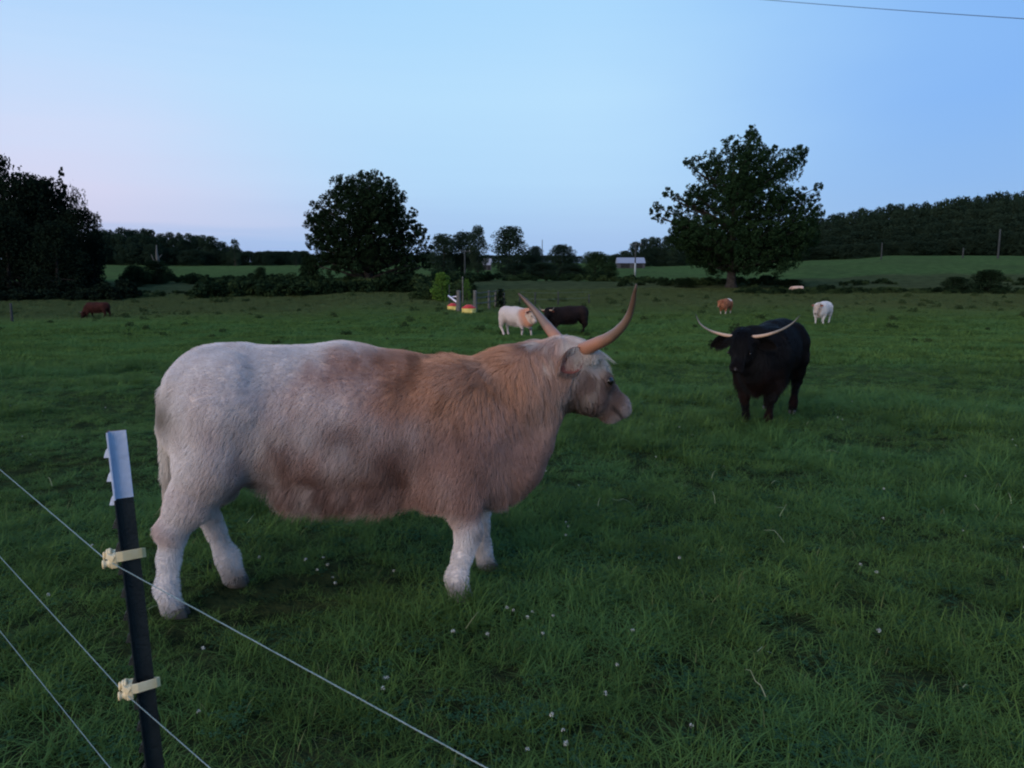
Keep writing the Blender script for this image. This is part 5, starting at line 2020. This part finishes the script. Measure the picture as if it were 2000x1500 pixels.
# post and rail corner beside the feeders
c0 = at(928, 605, 47)
rf = empty('rail_fence', (c0.x, 47, gz(c0.x, 47)))
tag(rf, 'grey post and rail fence end right of the mineral feeders', 'fence')
RP = [(928, 567, 606, 47.0, .13), (955, 567, 600, 49.5, .08), (968, 570, 598, 52, .08), (984, 571, 596, 54, .08)]
tops = []
for (px, yt, yb, Y, r) in RP:
    o = post_at(px, yt, yb, Y, r, 'post', M_WOOD, None, None, parent=rf)
    tops.append(Vector((at(px, yb, Y).x, Y, gz(at(px, yb, Y).x, Y))))
for hz in (0.55, 0.9, 1.2):
    for a, c in zip(tops, tops[1:]):
        MB().tube([a + Vector((0, -.1, hz)) - rf.location, a.lerp(c, .5) + Vector((0, -.1, hz - .02)) - rf.location, c + Vector((0, -.1, hz)) - rf.location],
                  [.035, .03, .035], 6).build('rail', M_WOOD, rf, smooth=True)
post_at(896, 567, 608, 46.5, .15, 'wooden_post', M_WOOD, 'thick grey wooden post between the two feeders', 'post')
post_at(878, 556, 600, 50, .035, 'steel_stake', M_POLED, 'thin stake behind the left feeder', 'stake')
post_at(904, 540, 590, 56, .05, 'wooden_stake', M_WOOD, 'slim stake rising behind the feeders', 'stake')

# mineral feeders: yellow tubs with red tops
M_YEL = simple_mat('feeder_yellow', (0.62, 0.50, 0.12), (0.75, 0.62, 0.22), 6, 0.5, 0.3)
M_RED = simple_mat('feeder_red', (0.42, 0.025, 0.02), (0.55, 0.05, 0.04), 6, 0.5, 0.3)
M_PIPE = simple_mat('white_pipe', (0.6, 0.55, 0.62), (0.72, 0.68, 0.74), 6, 0.5, 0.3)


def feeder(px, py, Y, s, label, tilt=0.0):
    p = at(px, py, Y)
    zg = gz(p.x, Y)
    r = empty('mineral_feeder', (p.x, Y, zg), 0.3, s)
    tag(r, label, 'feeder', 'yellow and red mineral feeders')
    MB().lathe([(.30, 0), (.42, .03), (.45, .10), (.43, .26), (.45, .30), (.45, .33), (.40, .34)], 20).build('tub', M_YEL, r, smooth=True)
    MB().lathe([(.40, .335), (.44, .35), (.43, .40), (.33, .44), (.24, .50), (.20, .54), (.08, .56)], 20).build('red_lid', M_RED, r, smooth=True)
    MB().lathe([(.055, 0), (.07, .02), (.07, .18), (.05, .20)], 10, (.05, -.44, .02)).build('drain_spout', M_YEL, r, smooth=True)
    return r


feeder(916, 607, 45.5, 1.0, 'yellow mineral feeder with red lid on the grass between the posts')
feeder(885, 599, 49, 0.86, 'yellow mineral feeder under the pale pipe at the thick post')
pa, pb = at(876, 578, 48.6), at(892, 590, 47.0)
o = MB().tube([pa, pa.lerp(pb, .5), pb], [.06, .06, .06], 8).build('pipe', M_PIPE, smooth=True)
tag(o, 'pale pipe leaning across the left feeder to the thick post', 'pipe')
pa, pb = at(882, 580, 48.9), at(893, 579, 46.9)
o = MB().tube([pa, pa.lerp(pb, .5), pb], [.04, .04, .04], 8).build('pipe', M_PIPE, smooth=True)
tag(o, 'short level pale pipe above the left feeder', 'pipe')

# wire fence across the back of the pasture
F0 = at(1045, 605, 56)
wf = empty('wire_fence', (F0.x, 56, gz(F0.x, 56)))
tag(wf, 'wooden posts strung with wire running behind the distant white cow', 'fence')
prev = None
for (px, yt, yb, Y) in [(1015, 573, 598, 57), (1045, 571, 606, 55), (1090, 569, 606, 55), (1150, 574, 602, 57)]:
    post_at(px, yt, yb, Y, .05, 'post', M_POLED, None, None, parent=wf)
    q = at(px, yb, Y)
    q.z = gz(q.x, Y)
    if prev is not None:
        for hz in (0.5, 0.95):
            MB().tube([prev + Vector((0, 0, hz)) - wf.location, q + Vector((0, 0, hz)) - wf.location], .004, 5).build('wire', M_WIREFAR, wf)
    prev = q
post_at(25, 592, 641, 42, .07, 'wooden_post', M_POLED, 'dark old post standing in the pasture at the far left', 'post')

# utility poles
def pole(px, yt, yb, Y, r, label, arm=False, sleeve=False, wires=True, lean=0.0):
    p = at(px, yb, Y)
    zg = gz(p.x, Y)
    h = z_at(yt, Y) - zg
    root = empty('utility_pole', (p.x, Y, zg))
    root.rotation_euler = (0, lean, 0)
    tag(root, label, 'utility pole', 'utility poles')
    MB().tube([(0, 0, -.4), (0, 0, 0), (0, 0, h * .5), (0, 0, h)], [r, r, r * .85, r * .68], 10).build('pole_shaft', M_POLED, root, smooth=True)
    if arm:
        MB().box((0, 0, h * .94), (1.9, .12, .12)).build('crossarm', M_POLED, root)
        for s in (-.8, .1, .8):
            MB().lathe([(.04, 0), (.07, .04), (.04, .1), (.06, .14), (.02, .18)], 8, (s, 0, h * .94 + .06)).build('insulator', M_POLEW, root, smooth=True)
    if sleeve:
        MB().tube([(0, 0, 0.1), (0, 0, h * .42)], [r * 1.12, r * 1.1], 10).build('pale_sleeve', M_POLEW, root, smooth=True)
    return root


pole(1948, 448, 513, 128, .17, 'tall grey pole standing in the field at the right edge', arm=False)
pole(1880, 484, 506, 140, .14, 'short pole against the ridge wood left of the tall one', arm=False)
pole(1721, 474, 505, 138, .12, 'thin pole on the mound before the ridge wood')
pole(1240, 474, 542, 118, .13, 'thin pole with white lower sleeve before the barn', arm=True, sleeve=True)
pole(908, 488, 540, 125, .14, 'grey pole in front of the middle trees', arm=True)
sn = at(309, 520, 110)
b = MB()
zs = gz(sn.x, 110)
hs = z_at(478, 110) - zs
b.tube([(0, 0, -.3), (.05, 0, hs * .4), (-.1, 0, hs * .75), (-.05, 0, hs)], [.5, .3, .16, .05], 8)
b.tube([(0, 0, hs * .55), (.6, .1, hs * .7)], [.12, .03], 6)
b.tube([(0, 0, hs * .4), (-.7, .1, hs * .55), (-.9, 0, hs * .7)], [.12, .08, .03], 6)
o = b.build('dead_tree_snag', M_WOOD, smooth=True, loc=(sn.x, 110, zs))
tag(o, 'grey dead snag standing above the vine covered bush', 'dead tree')
an = at(1059, 500, 300)
o = MB().tube([(0, 0, -1), (0, 0, z_at(468, 300) - gz(an.x, 300))], [.25, .12], 6).build('mast', M_POLED, loc=(an.x, 300, gz(an.x, 300)))
tag(o, 'faint thin mast on the skyline above the middle trees', 'mast')

# power line crossing the upper right corner
A = at(1490, 0, 34)
B_ = at(2000, 38, 24)
d_ = B_ - A
pts = []
for i in range(60):
    t = -1.2 + 3.6 * i / 59
    p = A + d_ * t
    p.z += 0.10 * ((t - .5) ** 2 - .25) + 0.02
    pts.append(p)
o = MB().tube(pts, .011, 6).build('power_line', simple_mat('cable_grey', (0.06, 0.08, 0.12), (0.08, 0.10, 0.14), 5, .6, .2), smooth=True)
tag(o, 'single overhead cable crossing the upper right corner of the sky', 'power line')

# barns
M_ROOF = simple_mat('metal_roof', (0.20, 0.22, 0.27), (0.27, 0.29, 0.35), 3, 0.4, 0.5)
M_WALL = simple_mat('barn_wall', (0.045, 0.045, 0.05), (0.07, 0.07, 0.075), 3, 0.8, 0.2)
M_DOORSHADE = simple_mat('doorway_shade', (0.02, 0.02, 0.022), (0.03, 0.03, 0.032), 3, 0.9, 0.1)


def barn(px0, px1, ytop, ybot, Y, label, rz=0.0):
    a, b2 = at(px0, ybot, Y), at(px1, ybot, Y)
    cx = (a.x + b2.x) / 2
    zg = gz(cx, Y) - 0.1
    L = b2.x - a.x
    H = z_at(ytop, Y) - zg
    r = empty('barn', (cx, Y, zg), rz)
    tag(r, label, 'barn')
    w = L * 0.55
    hw_ = H * 0.5
    MB().box((0, 0, hw_ / 2 - 2), (L * .96, w, hw_ + 4)).build('wall', M_WALL, r)
    m = MB()
    V = [(-L / 2, -w * .55, hw_ - .1), (L / 2, -w * .55, hw_ - .1), (L / 2, w * .55, hw_ - .1), (-L / 2, w * .55, hw_ - .1), (-L / 2, 0, H), (L / 2, 0, H)]
    m.v = [Vector(v) for v in V]
    m.f = [[0, 1, 5, 4], [2, 3, 4, 5], [0, 4, 3], [1, 2, 5], [3, 2, 1, 0]]
    m.build('roof', M_ROOF, r)
    nb = max(2, int(L / 3))
    for i in range(nb):
        x = -L * .45 + L * .9 * (i + .5) / nb
        MB().box((x, -w / 2 - .02, hw_ * .42), (L * .9 / nb * .7, .08, hw_ * .75)).build('doorway_shade_panel', M_DOORSHADE, r)  # solid panel on the wall, shade of an open doorway put into its colour
    return r


barn(1204, 1258, 503, 517, 212, 'long low barn with pale metal roof right of the middle trees')
barn(942, 960, 505, 513, 200, 'small shed with pale roof glimpsed between the middle trees')
